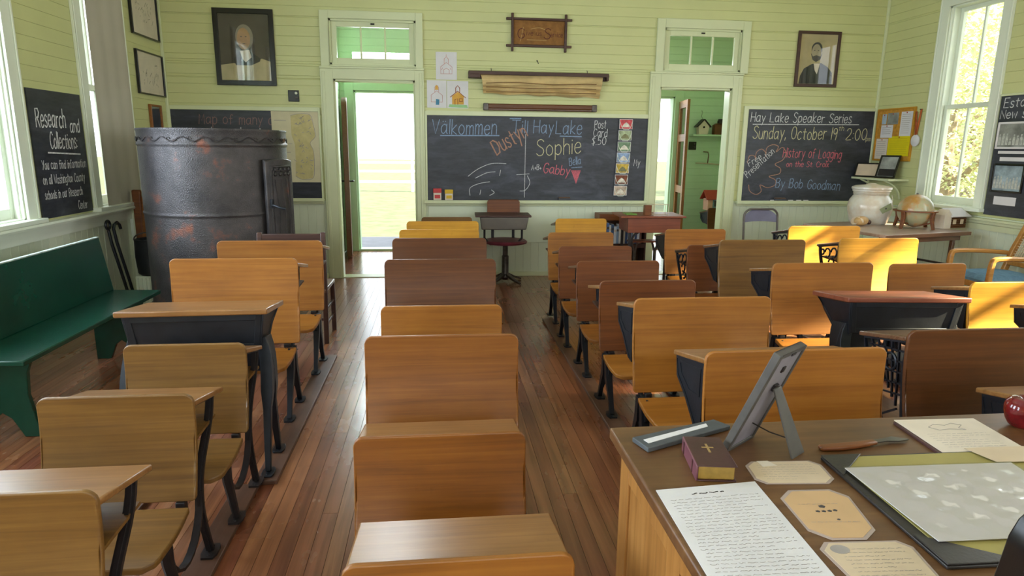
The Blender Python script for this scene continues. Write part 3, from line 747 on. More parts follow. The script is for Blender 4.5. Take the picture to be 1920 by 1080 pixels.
A, Bm, Hn, O, Rb, Ch, Dk, G, Tp, Td = (M[k] for k in ('amber', 'brown', 'honey', 'olive', 'redb', 'cherry', 'dark', 'gold', 'top', 'topd'))
gC, gR, gL, g2, g3 = ('school desks of the centre row', 'school desks of the row right of the centre aisle', 'school desks of the left row', 'school desks of the second row from the right', 'school desks of the rightmost row')
# centre row, nearest first
school_desk(0.036, 1.19, 0.478, 0.63, 'bar', 'nearest desk of the centre row, only its grey-brown worn top and back edge in view', A, Tp, group=gC)
school_desk(0.0, 1.832, 0.514, 0.61, 'bar', 'low amber school desk second in the centre row, with a streaked worn top', Ch, Tp, group=gC)
school_desk(0.011, 2.41, 0.583, 0.75, 'bar', 'large amber desk third in the centre row, standing tall above the low one', Ch, Tp, group=gC)
school_desk(0.014, 3.094, 0.583, 0.70, 'panel', 'honey-coloured desk fourth in the centre row, half hidden by the tall back before it', Hn, Tp, group=gC)
school_desk(0.013, 3.723, 0.636, 0.82, 'panel', 'dark brown desk fifth in the centre row with worn scuffs low on its back', Bm, Td, group=gC)
school_desk(0.012, 4.682, 0.671, 0.81, 'panel', 'darkest brown desk of the centre row, sixth from the front', Bm, Td, group=gC)
school_desk(0.012, 5.30, 0.641, 0.796, 'panel', 'golden desk seventh in the centre row, just behind the darkest brown one', G, Tp, group=gC)
school_desk(0.045, 5.949, 0.649, 0.79, 'panel', 'golden desk eighth in the centre row, last but one before the blackboard', G, Tp, group=gC)
school_desk(0.09, 6.58, 0.504, 0.762, 'panel', 'small brown desk at the far end of the centre row by the blackboard', O, Td, group=gC)
# row right of the centre aisle
school_desk(1.192, 1.98, 0.642, 0.80, 'panel', 'wide honey-brown desk right behind the easel frame on the teacher desk', Hn, Tp, group=gR)
school_desk(1.183, 2.757, 0.642, 0.80, 'panel', 'tall honey-brown desk second from the teacher desk in the row right of the aisle', Hn, Tp, group=gR)
school_desk(1.158, 3.467, 0.551, 0.735, 'panel', 'reddish amber desk third from the teacher desk beside the aisle runner', Rb, Tp, Hn, group=gR, inset=0.055)
school_desk(1.164, 4.105, 0.552, 0.735, 'panel', 'reddish amber desk fourth from the teacher desk beside the aisle runner', Rb, Td, Ch, group=gR, inset=0.055)
school_desk(1.168, 4.755, 0.558, 0.735, 'panel', 'reddish amber desk fifth from the teacher desk beside the aisle runner', Rb, Td, Ch, group=gR, inset=0.055)
school_desk(1.198, 5.404, 0.562, 0.755, 'panel', 'brown desk at the far end of the runner right of the aisle', A, Td, group=gR, inset=0.055)
school_desk(1.424, 6.439, 0.519, 0.76, 'panel', 'small golden desk standing beyond the runner, nearest the wide blackboard', G, Td, group=gR, inset=0.055)
# left row
school_desk(-1.035, 1.49, 0.475, 0.66, 'bar', 'olive brown desk at the lower left corner, cut off by the frame', O, Tp, group=gL)
school_desk(-1.03, 2.10, 0.475, 0.66, 'bar', 'scratched olive brown desk second in the left row', O, Tp, group=gL)
school_desk(-0.995, 2.60, 0.462, 0.68, 'bar', 'small brown desk third in the left row, in front of the black front desk', O, Tp, group=gL, dd=0.25)
school_desk(-1.073, 3.56, 0.653, 0.86, 'panel', 'big honey desk behind the black front desk of the left row', Hn, Tp, group=gL, inset=0.055)
school_desk(-1.066, 4.30, 0.653, 0.85, 'panel', 'big honey desk nearest the iron stove in the left row', Hn, Tp, group=gL, inset=0.055)
# second row from the right
school_desk(2.16, 1.66, 0.64, 0.74, 'panel', 'desk beyond the apple, only a corner of its worn top in view', Bm, Tp, group=g2)
school_desk(2.10, 2.24, 0.618, 0.78, 'lattice', 'dark brown desk with open iron grille sides behind the teacher desk', Bm, Td, group=g2)
school_desk(2.269, 3.603, 0.635, 0.80, 'panel', 'amber desk right behind the black front desk of the right rows', A, Tp, group=g2)
school_desk(2.319, 4.451, 0.651, 0.82, 'panel', 'wide dull brown desk behind the amber one in the second row from the right', O, Td, group=g2)
school_desk(2.27, 5.02, 0.57, 0.70, 'scroll', 'narrow dark red-brown desk half hidden behind the wide dull brown one', M['redb'], Td, group=g2)
school_desk(2.294, 5.638, 0.564, 0.75, 'panel', 'golden brown desk in front of the red-brown box desk by the right doorway', A, Td, group=g2)
# rightmost row
school_desk(3.27, 2.75, 0.58, 0.755, 'panel', 'desk at the right edge with only the tip of its top in view', Hn, Tp, group=g3)
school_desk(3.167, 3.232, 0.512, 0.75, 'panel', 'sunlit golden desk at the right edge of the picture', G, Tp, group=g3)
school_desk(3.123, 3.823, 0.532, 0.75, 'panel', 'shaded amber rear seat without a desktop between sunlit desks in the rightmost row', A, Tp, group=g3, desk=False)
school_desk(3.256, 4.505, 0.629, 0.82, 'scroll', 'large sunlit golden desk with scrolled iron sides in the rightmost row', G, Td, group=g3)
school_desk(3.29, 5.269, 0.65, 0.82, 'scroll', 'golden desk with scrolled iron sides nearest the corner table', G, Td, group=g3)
school_desk(3.90, 8.72, 0.40, 0.66, 'panel', 'dark brown school desk in the green entry carrying the toy house', Bm, Td, group='school desks in the entry', zf=0)

def front_desk(X, Y, w, zt, label, rot=0):
    """box desk without a seat at the head of a row"""
    t = thing('front_desk', label, 'desk', (X, Y, 0), rot, 'black front desks')
    dd, drop, th = 0.37, 0.045, 0.026; e = w/2
    def zu(y): return zt-th-drop*y/dd
    MB().hexa([(-e, 0, zt-th), (e, 0, zt-th), (e, dd, zt-drop-th), (-e, dd, zt-drop-th)], [(-e, 0, zt), (e, 0, zt), (e, dd, zt-drop), (-e, dd, zt-drop)]).build('desktop', M['top'] if X < 0 else M['cherry2'], t, bevel=0.006, seg=3)
    a, b = e-0.03, e-0.05; zl = zt-0.19
    mb = MB(); y = 0.022
    mb.hexa([(-b, y+0.02, zl), (b, y+0.02, zl), (b, y+0.03, zl), (-b, y+0.03, zl)], [(-a, y+0.004, zu(y)), (a, y+0.004, zu(y)), (a, y+0.014, zu(y)), (-a, y+0.014, zu(y))])
    mb.sweep([(-b, y+.02, zl+.012), (b, y+.02, zl+.012)], 0.016, 0.026, (0, 1, 0)); mb.sweep([(-a, y+.006, zu(y)-.014), (a, y+.006, zu(y)-.014)], 0.012, 0.026, (0, 1, 0))
    for s in (-1, 1): mb.sweep([(s*(b-0.012), y+.02, zl), (s*(a-0.012), y+.006, zu(y))], 0.016, 0.026, (0, 1, 0))
    mb.build('front_panel', M['iron'], t, bevel=0.002)
    MB().hexa([(-b, y+.02, zl), (b, y+.02, zl), (b, .29, zl+.06), (-b, .29, zl+.06)], [(-b, y+.02, zl+.01), (b, y+.02, zl+.01), (b, .29, zl+.07), (-b, .29, zl+.07)]).build('book_shelf', M['iron'], t)
    for s in (-1, 1):
        mb = MB(); P = [(y+.02, zl), (y+.004, zu(y)), (0.345, zu(.345)), (0.30, zl+0.06), (0.20, zl)]
        vs = [(s*(a if q[1] > zl+0.08 else b)+d, q[0], q[1]) for d in (-.005, .005) for q in P]; n = 5
        mb.add(vs, [tuple(range(n)), tuple(range(2*n-1, n-1, -1))]+[(i, (i+1) % n, n+(i+1) % n, n+i) for i in range(n)])
        R_ = [(s*(a if q[1] > zl+0.08 else b)+s*0.003, q[0], q[1]) for q in P]
        mb.sweep(R_, 0.012, 0.018, (1, 0, 0), True)
        mb.build('side_panel', M['iron'], t, bevel=0.002)
        x = s*(e-0.02)
        mb = MB().sweep(bez((s*(b+.0), 0.10, zl+.03), (x, 0.09, zl-.06), (x, 0.02, zl-.10), (x, -0.02, 0.30), 6)+[(x, -0.085, 0.03)], [0.05]*6+[0.034, 0.024], [0.11, .10, .085, .07, .06, .045, .036, .024]); foot(mb, x, -0.09)
        mb.build('leg', M['iron'], t, bevel=0.003)
        mb = MB().sweep(bez((s*(b+.0), 0.12, zl+.03), (x, 0.11, zl-.06), (x, 0.08, zl-.10), (x, 0.08, 0.30), 6)+[(x, 0.145, 0.03)], [0.05]*6+[0.034, 0.024], [0.11, .10, .085, .07, .06, .045, .036, .024]); foot(mb, x, 0.15)
        mb.build('leg', M['iron'], t, bevel=0.003)
        pts = [(s*(b-0.005), zl), (s*(b-0.17), zl)]+[(s*(b-0.005)-s*0.165*math.cos(k*PI/16), zl-0.11*math.sin(k*PI/16)) for k in range(1, 9)]
        MB().prism(pts, 'y', 0.05, 0.075).build('corner_bracket', M['iron'], t, bevel=0.002)
    return t
front_desk(-1.058, 2.87, 0.625, 0.75, 'black iron front desk with a worn wooden top at the left row', R(2))
front_desk(2.298, 2.90, 0.616, 0.75, 'black iron front desk with a reddish wooden top in the right rows', R(-5))

def runner(label, x0, x1, y0, y1):
    o = MB().box(x0, x1, y0, y1, 0.0, 0.02).build('floor_runner', M['runner'], None, bevel=0.003)
    tag(o, label, 'floor board', 'wooden runners under the desk rows')
runner('wooden runner under the far desks of the left row, on its aisle side', -0.81, -0.71, 2.72, 4.50)
runner('wooden runner under the near desks of the left row, on its aisle side', -0.88, -0.78, 1.05, 2.70)
runner('wooden runner under the left feet of the row right of the centre aisle', 0.878, 0.975, 1.72, 5.38)
for a, b, l in ((-1.42, -1.32, 'wall-side runner under the far desks of the left row'), (-1.30, -1.20, 'wall-side runner under the near desks of the left row')):
    runner(l, a, b, 2.72 if 'far' in l else 1.05, 4.5 if 'far' in l else 2.70)
runner('right-hand runner of the row right of the centre aisle', 1.37, 1.47, 1.72, 5.38)
runner('runner under the left feet of the centre row', -0.32, -0.20, 0.9, 6.7)
runner('runner under the right feet of the centre row', 0.20, 0.34, 0.9, 6.7)
runner('left runner of the second row from the right', 1.93, 2.06, 1.55, 5.8)
runner('right runner of the second row from the right', 2.36, 2.64, 1.55, 5.8)
runner('left runner of the rightmost row', 2.86, 3.02, 2.6, 5.4)
runner('right runner of the rightmost row', 3.36, 3.60, 2.6, 5.4)

# ------------------------------------------------------------------ blackboards and writing
def blackboard(label, loc, rotz, x0, x1, z0, z1, fr=(0.05, 0.05, 0.04), tray=True, group='blackboards'):
    """fr: left, right, top trim widths; y = 0 is the wall face, the slate stands at -0.012"""
    t = thing('blackboard', label, 'blackboard', loc, rotz, group)
    MB().box(x0, x1, -0.012, -0.001, z0, z1).build('slate_panel', M['slate'], t)
    mb = MB(); a, b, c = fr
    if a: mb.box(x0-a, x0, -0.024, -0.001, z0, z1+c)
    if b: mb.box(x1, x1+b, -0.024, -0.001, z0, z1+c)
    if c: mb.box(x0, x1, -0.024, -0.001, z1, z1+c)
    if mb.v: mb.build('frame', M['trim'], t, bevel=0.003)
    if tray:
        mb = MB().box(x0-a-0.02, x1+b+0.01, -0.075, -0.001, z0-0.03, z0-0.005); mb.box(x0-a-0.021, x1+b+0.011, -0.078, -0.068, z0-0.032, z0+0.004); mb.box(x0-a, x1+b, -0.03, -0.0012, z0-0.06, z0-0.0301)
        mb.build('chalk_tray', M['trim'], t, bevel=0.003)
    return t
YC = -0.0128
b = blackboard('long blackboard between the doors with a chalked welcome and childrens names', (0, YB, 0), 0, -0.105, 2.362, 0.866, 1.778, (0.02, 0.0, 0.045))
lettering(b, 'Valkommen', -0.05, 1.585, 0.70, 0.155, M['cb'], 0.011, YC, umlaut=1)
lettering(b, 'Till', 0.82, 1.60, 0.17, 0.14, M['cb'], 0.010, YC); lettering(b, 'Hay', 1.06, 1.605, 0.22, 0.135, M['cb'], 0.010, YC); lettering(b, 'Lake', 1.31, 1.60, 0.29, 0.145, M['cb'], 0.010, YC)
scrawl(b, [[(0.04, 1.565), (0.68, 1.572)], [(1.36, 1.575), (1.60, 1.572)], [(0.80, 1.755), (0.92, 1.757)]], M['cb'], 0.011, YC, 'chalk_underline', False)
lettering(b, 'Post', 1.745, 1.665, 0.13, 0.085, M['cw'], 0.008, YC); lettering(b, 'Card', 1.735, 1.575, 0.155, 0.085, M['cw'], 0.008, YC); lettering(b, '$.50', 1.72, 1.485, 0.16, 0.085, M['cw'], 0.008, YC)
lettering(b, 'Dustyn', 0.66, 1.36, 0.40, 0.16, M['co'], 0.016, YC, R(32)); lettering(b, 'Sophie', 1.10, 1.36, 0.50, 0.17, M['cy'], 0.011, YC, R(4))
lettering(b, 'A+B+', 1.045, 1.205, 0.11, 0.055, M['cw'], 0.007, YC); lettering(b, 'Gabby', 1.175, 1.175, 0.30, 0.105, M['cp'], 0.011, YC, R(-6)); lettering(b, 'Bella', 1.475, 1.255, 0.13, 0.085, M['cb'], 0.007, YC, R(8))
scrawl(b, [[(1.50, 1.23), (1.62, 1.24)]], M['cb'], 0.007, YC, 'chalk_underline', False)
mb = MB()
for i in range(9):
    x = 1.50+i*0.0125; mb.ribbon([(x, 1.20), (1.555+(x-1.55)*0.2, 1.06+abs(i-4)*0.008)], 0.009, YC)
mb.build('chalk_heart', M['cp'], b, smooth=False, flip=False)
lettering(b, 'My', 2.215, 1.255, 0.07, 0.07, M['cw'], 0.007, YC)
scrawl(b, [[(0.34, 1.13), (0.45, 1.21), (0.60, 1.27), (0.76, 1.27)], [(0.42, 1.11), (0.55, 1.17), (0.64, 1.18)], [(0.36, 0.92), (0.36, 1.0), (0.46, 1.05), (0.58, 1.07)], [(0.47, 0.93), (0.48, 0.98)], [(0.70, 1.2), (0.69, 1.14)],
           [(0.975, 1.59), (0.972, 1.2), (0.97, 0.90)], [(0.88, 1.15), (1.02, 1.16)], [(1.00, 1.14), (1.03, 1.06), (0.98, 0.98), (0.92, 0.97)], [(0.58, 0.92), (0.63, 0.95), (0.60, 0.98)]], M['cw'], 0.006, YC)
# plain painted panel and a lower rail under the long blackboard
o = MB().box(-0.10, 1.36, -0.016, -0.001, 0.39, 0.80).build('panel_board', M['wains'], None, bevel=0.003); o.location = (0, YB, 0); o['kind'] = 'structure'; o.name = 'trim_5'
b = blackboard('blackboard at the back right announcing the speaker series', (0, YB, 0), 0, 3.52, 5.066, 0.868, 1.90, (0.05, 0.0, 0.035))
lettering(b, 'Hay Lake Speaker Series', 3.56, 1.765, 1.22, 0.105, M['cw'], 0.010, YC)
scrawl(b, [[(3.59, 1.735), (4.88, 1.748)]], M['cw'], 0.008, YC, 'chalk_underline', False)
lettering(b, 'Sunday, October 19', 3.60, 1.575, 1.02, 0.135, M['cy'], 0.010, YC); lettering(b, 'th', 4.64, 1.68, 0.06, 0.05, M['cy'], 0.006, YC); lettering(b, '2:00', 4.74, 1.575, 0.25, 0.125, M['cy'], 0.010, YC); lettering(b, 'pm', 4.99, 1.565, 0.06, 0.05, M['cy'], 0.006, YC)
lettering(b, 'History of Logging', 3.985, 1.37, 0.72, 0.105, M['cp'], 0.009, YC, R(-1)); lettering(b, 'on the St. Croix', 4.04, 1.262, 0.52, 0.06, M['cp'], 0.008, YC)
lettering(b, 'By Bob Goodman', 3.93, 1.025, 0.80, 0.105, M['cb'], 0.009, YC, R(-2.5))
lettering(b, 'Free', 3.59, 1.26, 0.17, 0.07, M['cw'], 0.008, YC, R(33)); lettering(b, 'Presentation', 3.58, 1.13, 0.42, 0.075, M['cw'], 0.008, YC, R(44))
scrawl(b, [[(3.56, 1.30), (3.58, 1.38), (3.64, 1.38), (3.66, 1.34), (3.66, 1.42), (3.72, 1.46), (3.77, 1.42), (3.78, 1.37), (3.78, 1.47), (3.85, 1.51), (3.92, 1.49), (3.90, 1.43), (3.97, 1.48), (4.02, 1.42), (3.99, 1.34), (3.90, 1.29), (3.97, 1.24), (3.96, 1.18), (3.84, 1.15),
             (3.92, 1.11), (3.92, 1.05), (3.83, 1.02), (3.74, 1.05), (3.76, 0.98), (3.70, 0.94), (3.62, 0.98), (3.60, 1.05)]], M['co'], 0.008, YC)
b = blackboard('blackboard at the back left, half hidden by the stove, under a pinned county map', (0, YB, 0), 0, -2.735, -1.245, 0.885, 1.795, (0.02, 0.02, 0.04))
lettering(b, 'Map of many of', -2.46, 1.655, 0.80, 0.10, chalk('faded_pink_chalk', '#8c6c68'), 0.010, YC); lettering(b, 'the schools', -2.40, 1.53, 0.60, 0.09, M['cw'], 0.010, YC)
b = blackboard('narrow blackboard on the left wall headed Research and Collections', (XL, 0, 0), PI/2, 4.965, 5.655, 0.915, 1.81, (0, 0, 0), False)
YW = YC
lettering(b, 'Research', 5.03, 1.555, 0.37, 0.13, M['cw'], 0.013, YW); lettering(b, 'and', 5.46, 1.525, 0.13, 0.10, M['cw'], 0.012, YW); lettering(b, 'Collections:', 5.17, 1.405, 0.36, 0.11, M['cw'], 0.011, YW)
scrawl(b, [[(5.13, 1.375), (5.56, 1.36)]], M['cw'], 0.011, YW, 'chalk_underline', False)
for i, (tx, x, wd) in enumerate((('You can find information', 5.03, 0.59), ('on all Washington County', 5.02, 0.56), ('schools in our Research', 5.02, 0.50), ('Center', 5.44, 0.13))):
    lettering(b, tx, x, 1.26-i*0.105, wd, 0.062, M['cw'], 0.007, YW)
b = blackboard('dark board on the right wall with mounted photographs and chalk writing', (XR, 0, 0), -PI/2, -5.64, -4.90, 0.885, 1.945, (0, 0, 0.02), False)
lettering(b, 'Established', -5.60, 1.845, 0.56, 0.08, M['cw'], 0.010, YC); lettering(b, 'New school', -5.62, 1.75, 0.50, 0.075, M['cw'], 0.010, YC)

def on_wall(w, x, z):   # base point and rotation for a thing hung on a wall
    return {'back': ((x, YB, z), 0), 'left': ((XL, x, z), PI/2), 'right': ((XR, x, z), -PI/2)}[w]
M['photo'] = flat('grey_photograph', '#8d8f88', 0.5, 0, 0.4, 0.45, 9)
M['photo3'] = flat('pale_printed_figures', '#b9bcb4', 0.5, 0, 0.4, 0.3, 40)
M['photo2'] = flat('blue_grey_photograph', '#8fa0a8', 0.5, 0, 0.4, 0.45, 12)
def mounted_photo(label, y, z, w, h, m, frame=True):
    loc, rz = on_wall('right', y, z); t = thing('photograph', label, 'photograph', loc, rz, 'photographs on the dark board')
    MB().box(-w/2, w/2, -0.0185, -0.0125, 0, h).build('print', m, t)
    rnd = random.Random(int(y*100)); mb = MB()
    for i in range(9):
        x = -w/2+w*(i+0.5)/9; hh = h*rnd.uniform(0.25, 0.5); mb.prism([(x-0.014, h*.08), (x+0.014, h*.08), (x+0.012, hh-0.012), (x+0.005, hh), (x-0.005, hh), (x-0.012, hh-0.012)], 'y', -0.0192, -0.0185).prism(circ(x, hh+0.011, 0.0075, 0.0095, 10), 'y', -0.0192, -0.0185)
    mb.build('figures', M['photo3'], t, smooth=False)
    mb = MB(); f = 0.016
    for q in ((-w/2-f, -w/2, -f, h+f), (w/2, w/2+f, -f, h+f), (-w/2, w/2, -f, 0), (-w/2, w/2, h, h+f)): mb.box(q[0], q[1], -0.026, -0.0125, q[2], q[3])
    mb.build('frame', M['black'] if frame else M['paper'], t, bevel=0.002)
mounted_photo('upper photograph on the dark right-hand board, a pale landscape', 5.43, 1.50, 0.34, 0.20, M['photo'], False)
mounted_photo('lower black-framed photograph on the dark right-hand board, a group in pale clothes', 5.43, 1.115, 0.30, 0.22, M['photo2'])
for l, y0, y1, z0, z1 in (('narrow white caption strip under the upper photograph on the dark board', 5.22, 5.58, 1.44, 1.465), ('second white caption strip below the upper photograph', 5.26, 5.55, 1.375, 1.41), ('white caption card under the lower photograph on the dark board', 5.31, 5.545, 0.985, 1.06)):
    loc, rz = on_wall('right', 0, 0); o = MB().box(-y1, -y0, -0.0155, -0.0125, z0, z1).build('caption_card', M['paper'], None); o.location = loc; o.rotation_euler = (0, 0, rz); tag(o, l, 'card', 'caption cards on the dark board')

# ------------------------------------------------------------------ pictures, papers and maps on the walls
def frame_mb(w, h, f, d0=-0.03, d1=-0.002):
    mb = MB()
    mb.prism([(-w/2, 0), (w/2, 0), (w/2-f, f), (-w/2+f, f)], 'y', d0, d1); mb.prism([(-w/2, h), (-w/2+f, h-f), (w/2-f, h-f), (w/2, h)], 'y', d0, d1)
    mb.prism([(-w/2, 0), (-w/2+f, f), (-w/2+f, h-f), (-w/2, h)], 'y', d0, d1); mb.prism([(w/2, 0), (w/2, h), (w/2-f, h-f), (w/2-f, f)], 'y', d0, d1)
    return mb
def picture(name, label, wall_, x, z, w, h, f, fm, cm, cat='picture', group=None, glass=True):
    loc, rz = on_wall(wall_, x, z); t = thing(name, label, cat, loc, rz, group)
    frame_mb(w, h, f).build('frame', fm, t, bevel=0.004)
    MB().box(-w/2+f*0.8, w/2-f*0.8, -0.012, -0.004, f*0.8, h-f*0.8).build('print', cm, t)
    if glass: MB().box(-w/2+f*0.8, w/2-f*0.8, -0.021, -0.019, f*0.8, h-f*0.8).build('glass', M['glass'], t, smooth=False)
    return t
def shapes(t, lst, y0=-0.0125):
    for i, (nm, pts, mat) in enumerate(lst):
        MB().prism(pts, 'y', y0-0.0006*(i+1), y0).build(nm, mat, t, smooth=False)
M['pbg'] = flat('brown_portrait_ground', '#453c33', 0.55, 0, 0.4, 0.25, 5); M['pcr'] = flat('cream_portrait_ground', '#b9ad86', 0.6, 0, 0.3, 0.15, 7)
M['skin'] = flat('painted_skin', '#b08a62', 0.6, 0, 0.3, 0.12, 12); M['coat'] = flat('dark_painted_coat', '#2a2724', 0.6, 0, 0.3, 0.2); M['hair'] = flat('grey_painted_hair', '#8c8474', 0.6, 0, 0.3, 0.2)
M['sepia'] = flat('sepia_portrait_ground', '#b3a377', 0.6, 0, 0.3, 0.12, 6); M['greyskin'] = flat('grey_printed_skin', '#a79a80', 0.6, 0, 0.3, 0.15, 12)
p = picture('framed_portrait', 'large black-framed dark portrait of a grey-haired figure, left of the open doorway', 'back', -1.945, 2.045, 0.595, 0.75, 0.05, M['black'], M['pbg'], 'picture')
shapes(p, [('lower_ground', [(-.25, .045), (.25, .045), (.25, .24), (.16, .27), (.10, .25), (.03, .22), (-.03, .20), (-.12, .22), (-.25, .20)], M['pcr']), ('coat', [(-.10, .20)]+[(-.12, .26), (-.06, .33), (.06, .33), (.15, .27), (.14, .24), (.05, .20)], M['coat']),
           ('hair', circ(0.0, .475, .088, .125, 24), M['hair']), ('face', circ(-.008, .46, .066, .105, 24), M['skin']), ('collar', [(-.05, .34), (.04, .355), (.06, .28), (0.0, .23), (-.03, .26)], M['cream'])])
MB().prism(circ(-.03, .48, .010, .005, 8), 'y', -0.0162, -0.0158).prism(circ(.016, .48, .010, .005, 8), 'y', -0.0162, -0.0158).prism([(-.028, .415), (.014, .415), (-.006, .408)], 'y', -0.0162, -0.0158).build('features', M['ink'], p, smooth=False)
p = picture('framed_portrait', 'smaller brown-framed sepia portrait of a bearded figure, right of the right doorway', 'back', 4.288, 2.157, 0.505, 0.6, 0.032, M['dark'], M['sepia'], 'picture')
shapes(p, [('coat', [(-.20, .035), (.20, .035), (.19, .16), (.13, .22), (.05, .26), (-.06, .25), (-.15, .20), (-.19, .12)], M['coat']), ('shirt_front', [(-.04, .255), (.035, .255), (.01, .14), (-.02, .18)], M['cream']), ('hair', circ(-.018, .412, .064, .072, 24), M['coat']),
           ('face', circ(-.022, .375, .056, .088, 24), M['greyskin']), ('beard', [(-.085, .365), (-.06, .33), (-.02, .345), (.03, .33), (.05, .37), (.035, .30), (-.015, .272), (-.06, .295)], M['ink'])])
MB().prism(circ(-.045, .395, .009, .005, 8), 'y', -0.0162, -0.0158).prism(circ(0.0, .395, .009, .005, 8), 'y', -0.0162, -0.0158).build('features', M['ink'], p, smooth=False)
def line_print(name, label, y, z, w, h, f, fm, cm, seed, group):
    t = picture(name, label, 'left', y, z, w, h, f, fm, cm, 'picture', group); rnd = random.Random(seed); mb = MB()
    for i in range(26):
        x = rnd.uniform(-w*.28, w*.30); zz = h*0.22+rnd.uniform(0, h*.28); l = rnd.uniform(.02, .06)
        mb.ribbon([(x, zz), (x+l*rnd.uniform(-.5, 1), zz+l*rnd.uniform(.2, 1))], 0.005, -0.0125)
    mb.ribbon([(w*.2, h*.72), (w*.3, h*.74), (w*.28, h*.68)], 0.006, -0.0125); mb.build('sketch', M['ink'], t, smooth=False, flip=False)
line_print('framed_print', 'upper thin-framed sketch on the left wall near the corner', 7.015, 2.435, 0.60, 0.62, 0.014, M['black'], M['cream'], 1, 'thin framed sketches in the left corner')
line_print('framed_print', 'lower thin-framed sketch on the left wall near the corner', 7.035, 1.905, 0.60, 0.40, 0.014, M['black'], M['cream'], 2, 'thin framed sketches in the left corner')
picture('framed_print', 'small dark picture in a brown frame on the left wall just above the stove', 'left', 7.06, 1.52, 0.26, 0.30, 0.02, M['cherry'], flat('blue_black_print', '#2c3444', 0.5, 0, 0.4, 0.4, 12), 'picture')
def sampler():
    loc, rz = on_wall('back', 1.103, 2.50); t = thing('embroidered_motto', 'brown embroidered motto in a crossed twig frame above the rolled map', 'picture', loc, rz)
    w, h = 0.59, 0.30; mb = MB()
    for zz in (-0.0, h-0.03): mb.box(-w/2-0.06, w/2+0.06, -0.03, -0.006, zz, zz+0.026)
    for xx in (-w/2-0.006, w/2-0.02): mb.box(xx, xx+0.026, -0.034, -0.004, -0.045, h+0.04)
    mb.build('frame', M['dark'], t, bevel=0.005)
    MB().box(-w/2+0.01, w/2-0.01, -0.012, -0.004, 0.01, h-0.012).build('cloth', flat('brown_cloth', '#8a6136', 0.8, 0, 0.2, 0.2, 20), t)
    s1 = flat('dark_red_stitching', '#5a2a1c', 0.8); s2 = flat('tan_stitching', '#b89660', 0.8)
    lettering(t, 'G', -0.235, 0.09, 0.075, 0.105, s1, 0.012, -0.0128, name='stitching'); lettering(t, 'ive us', -0.135, 0.12, 0.16, 0.05, s1, 0.006, -0.0128, name='stitching'); lettering(t, 'S', 0.055, 0.09, 0.065, 0.105, s1, 0.012, -0.0128, name='stitching'); lettering(t, 'ervice', 0.125, 0.11, 0.13, 0.05, s1, 0.006, -0.0128, name='stitching')
    scrawl(t, [[(-0.09, 0.185), (0, 0.20), (0.07, 0.18)], [(-0.13, 0.075), (0.08, 0.075)], [(-.2, .06), (-.17, .2)]], s2, 0.005, -0.0128, 'stitching')
sampler()
def paper_drawing(label, x0, x1, z0, z1, kind):
    loc, rz = on_wall('back', (x0+x1)/2, z0); t = thing('child_drawing', label, 'drawing', loc, rz, 'school drawings taped by the left doorway'); w, h = x1-x0, z1-z0
    MB().box(-w/2, w/2, -0.0035, -0.001, 0, h).build('paper', M['paper'], t)
    y = -0.0042; pk = flat('pink_pencil_line', '#c79a94', 0.8); br = flat('brown_crayon', '#9a5a3c', 0.8); yl = flat('yellow_crayon', '#d9a54a', 0.8); gr = flat('green_crayon', '#9cc48c', 0.8); bl = flat('blue_crayon', '#4f8aa8', 0.8)
    house = [(-.06, .06), (-.06, .13), (0, .175), (.06, .13), (.06, .06), (-.06, .06)]
    bell = [(-.022, .165), (-.022, .21), (0, .235), (.022, .21), (.022, .165)]
    if kind == 0:
        scrawl(t, [house, bell, [(-.03, .06), (-.03, .10), (0, .115), (.03, .10), (.03, .06)], [(0, .235), (0, .255)], [(-.05, .10), (-.04, .12)], [(.05, .10), (.04, .12)]], pk, 0.005, y, 'line_work', False)
    elif kind == 1:
        scrawl(t, [house, bell], pk, 0.005, y, 'line_work', False); MB().prism([(-.018, .185), (.018, .185), (.012, .23), (-.012, .23)], 'y', y-.0004, y).build('bell_tower', yl, t, smooth=False)
        MB().prism([(-.012, .03), (.025, .03), (.028, .085), (-.008, .09)], 'y', y-.0004, y).build('door_colour', bl, t, smooth=False)
    else:
        MB().prism([(-.06, .04), (.065, .04), (.065, .125), (0, .17), (-.06, .125)], 'y', y-.0004, y).build('house_wall', yl, t, smooth=False)
        MB().prism([(-.1, .01), (.11, .005), (.1, .035), (-.09, .04)], 'y', y-.0004, y).build('lawn', gr, t, smooth=False)
        scrawl(t, [[(-.08, .115), (0, .178), (.085, .11)], bell, [(-.03, .04), (-.03, .09), (.0, .10), (.0, .04)], [(.02, .07), (.05, .07), (.05, .10), (.02, .10), (.02, .07)]], br, 0.007, y-.0006, 'line_work', False)
paper_drawing('topmost school drawing in faint pink pencil by the left doorway', 0.0, 0.223, 2.149, 2.43, 0)
paper_drawing('lower left school drawing with a blue door by the left doorway', -0.098, 0.110, 1.857, 2.14, 1)
paper_drawing('lower right school drawing coloured as a yellow schoolhouse', 0.116, 0.345, 1.855, 2.137, 2)
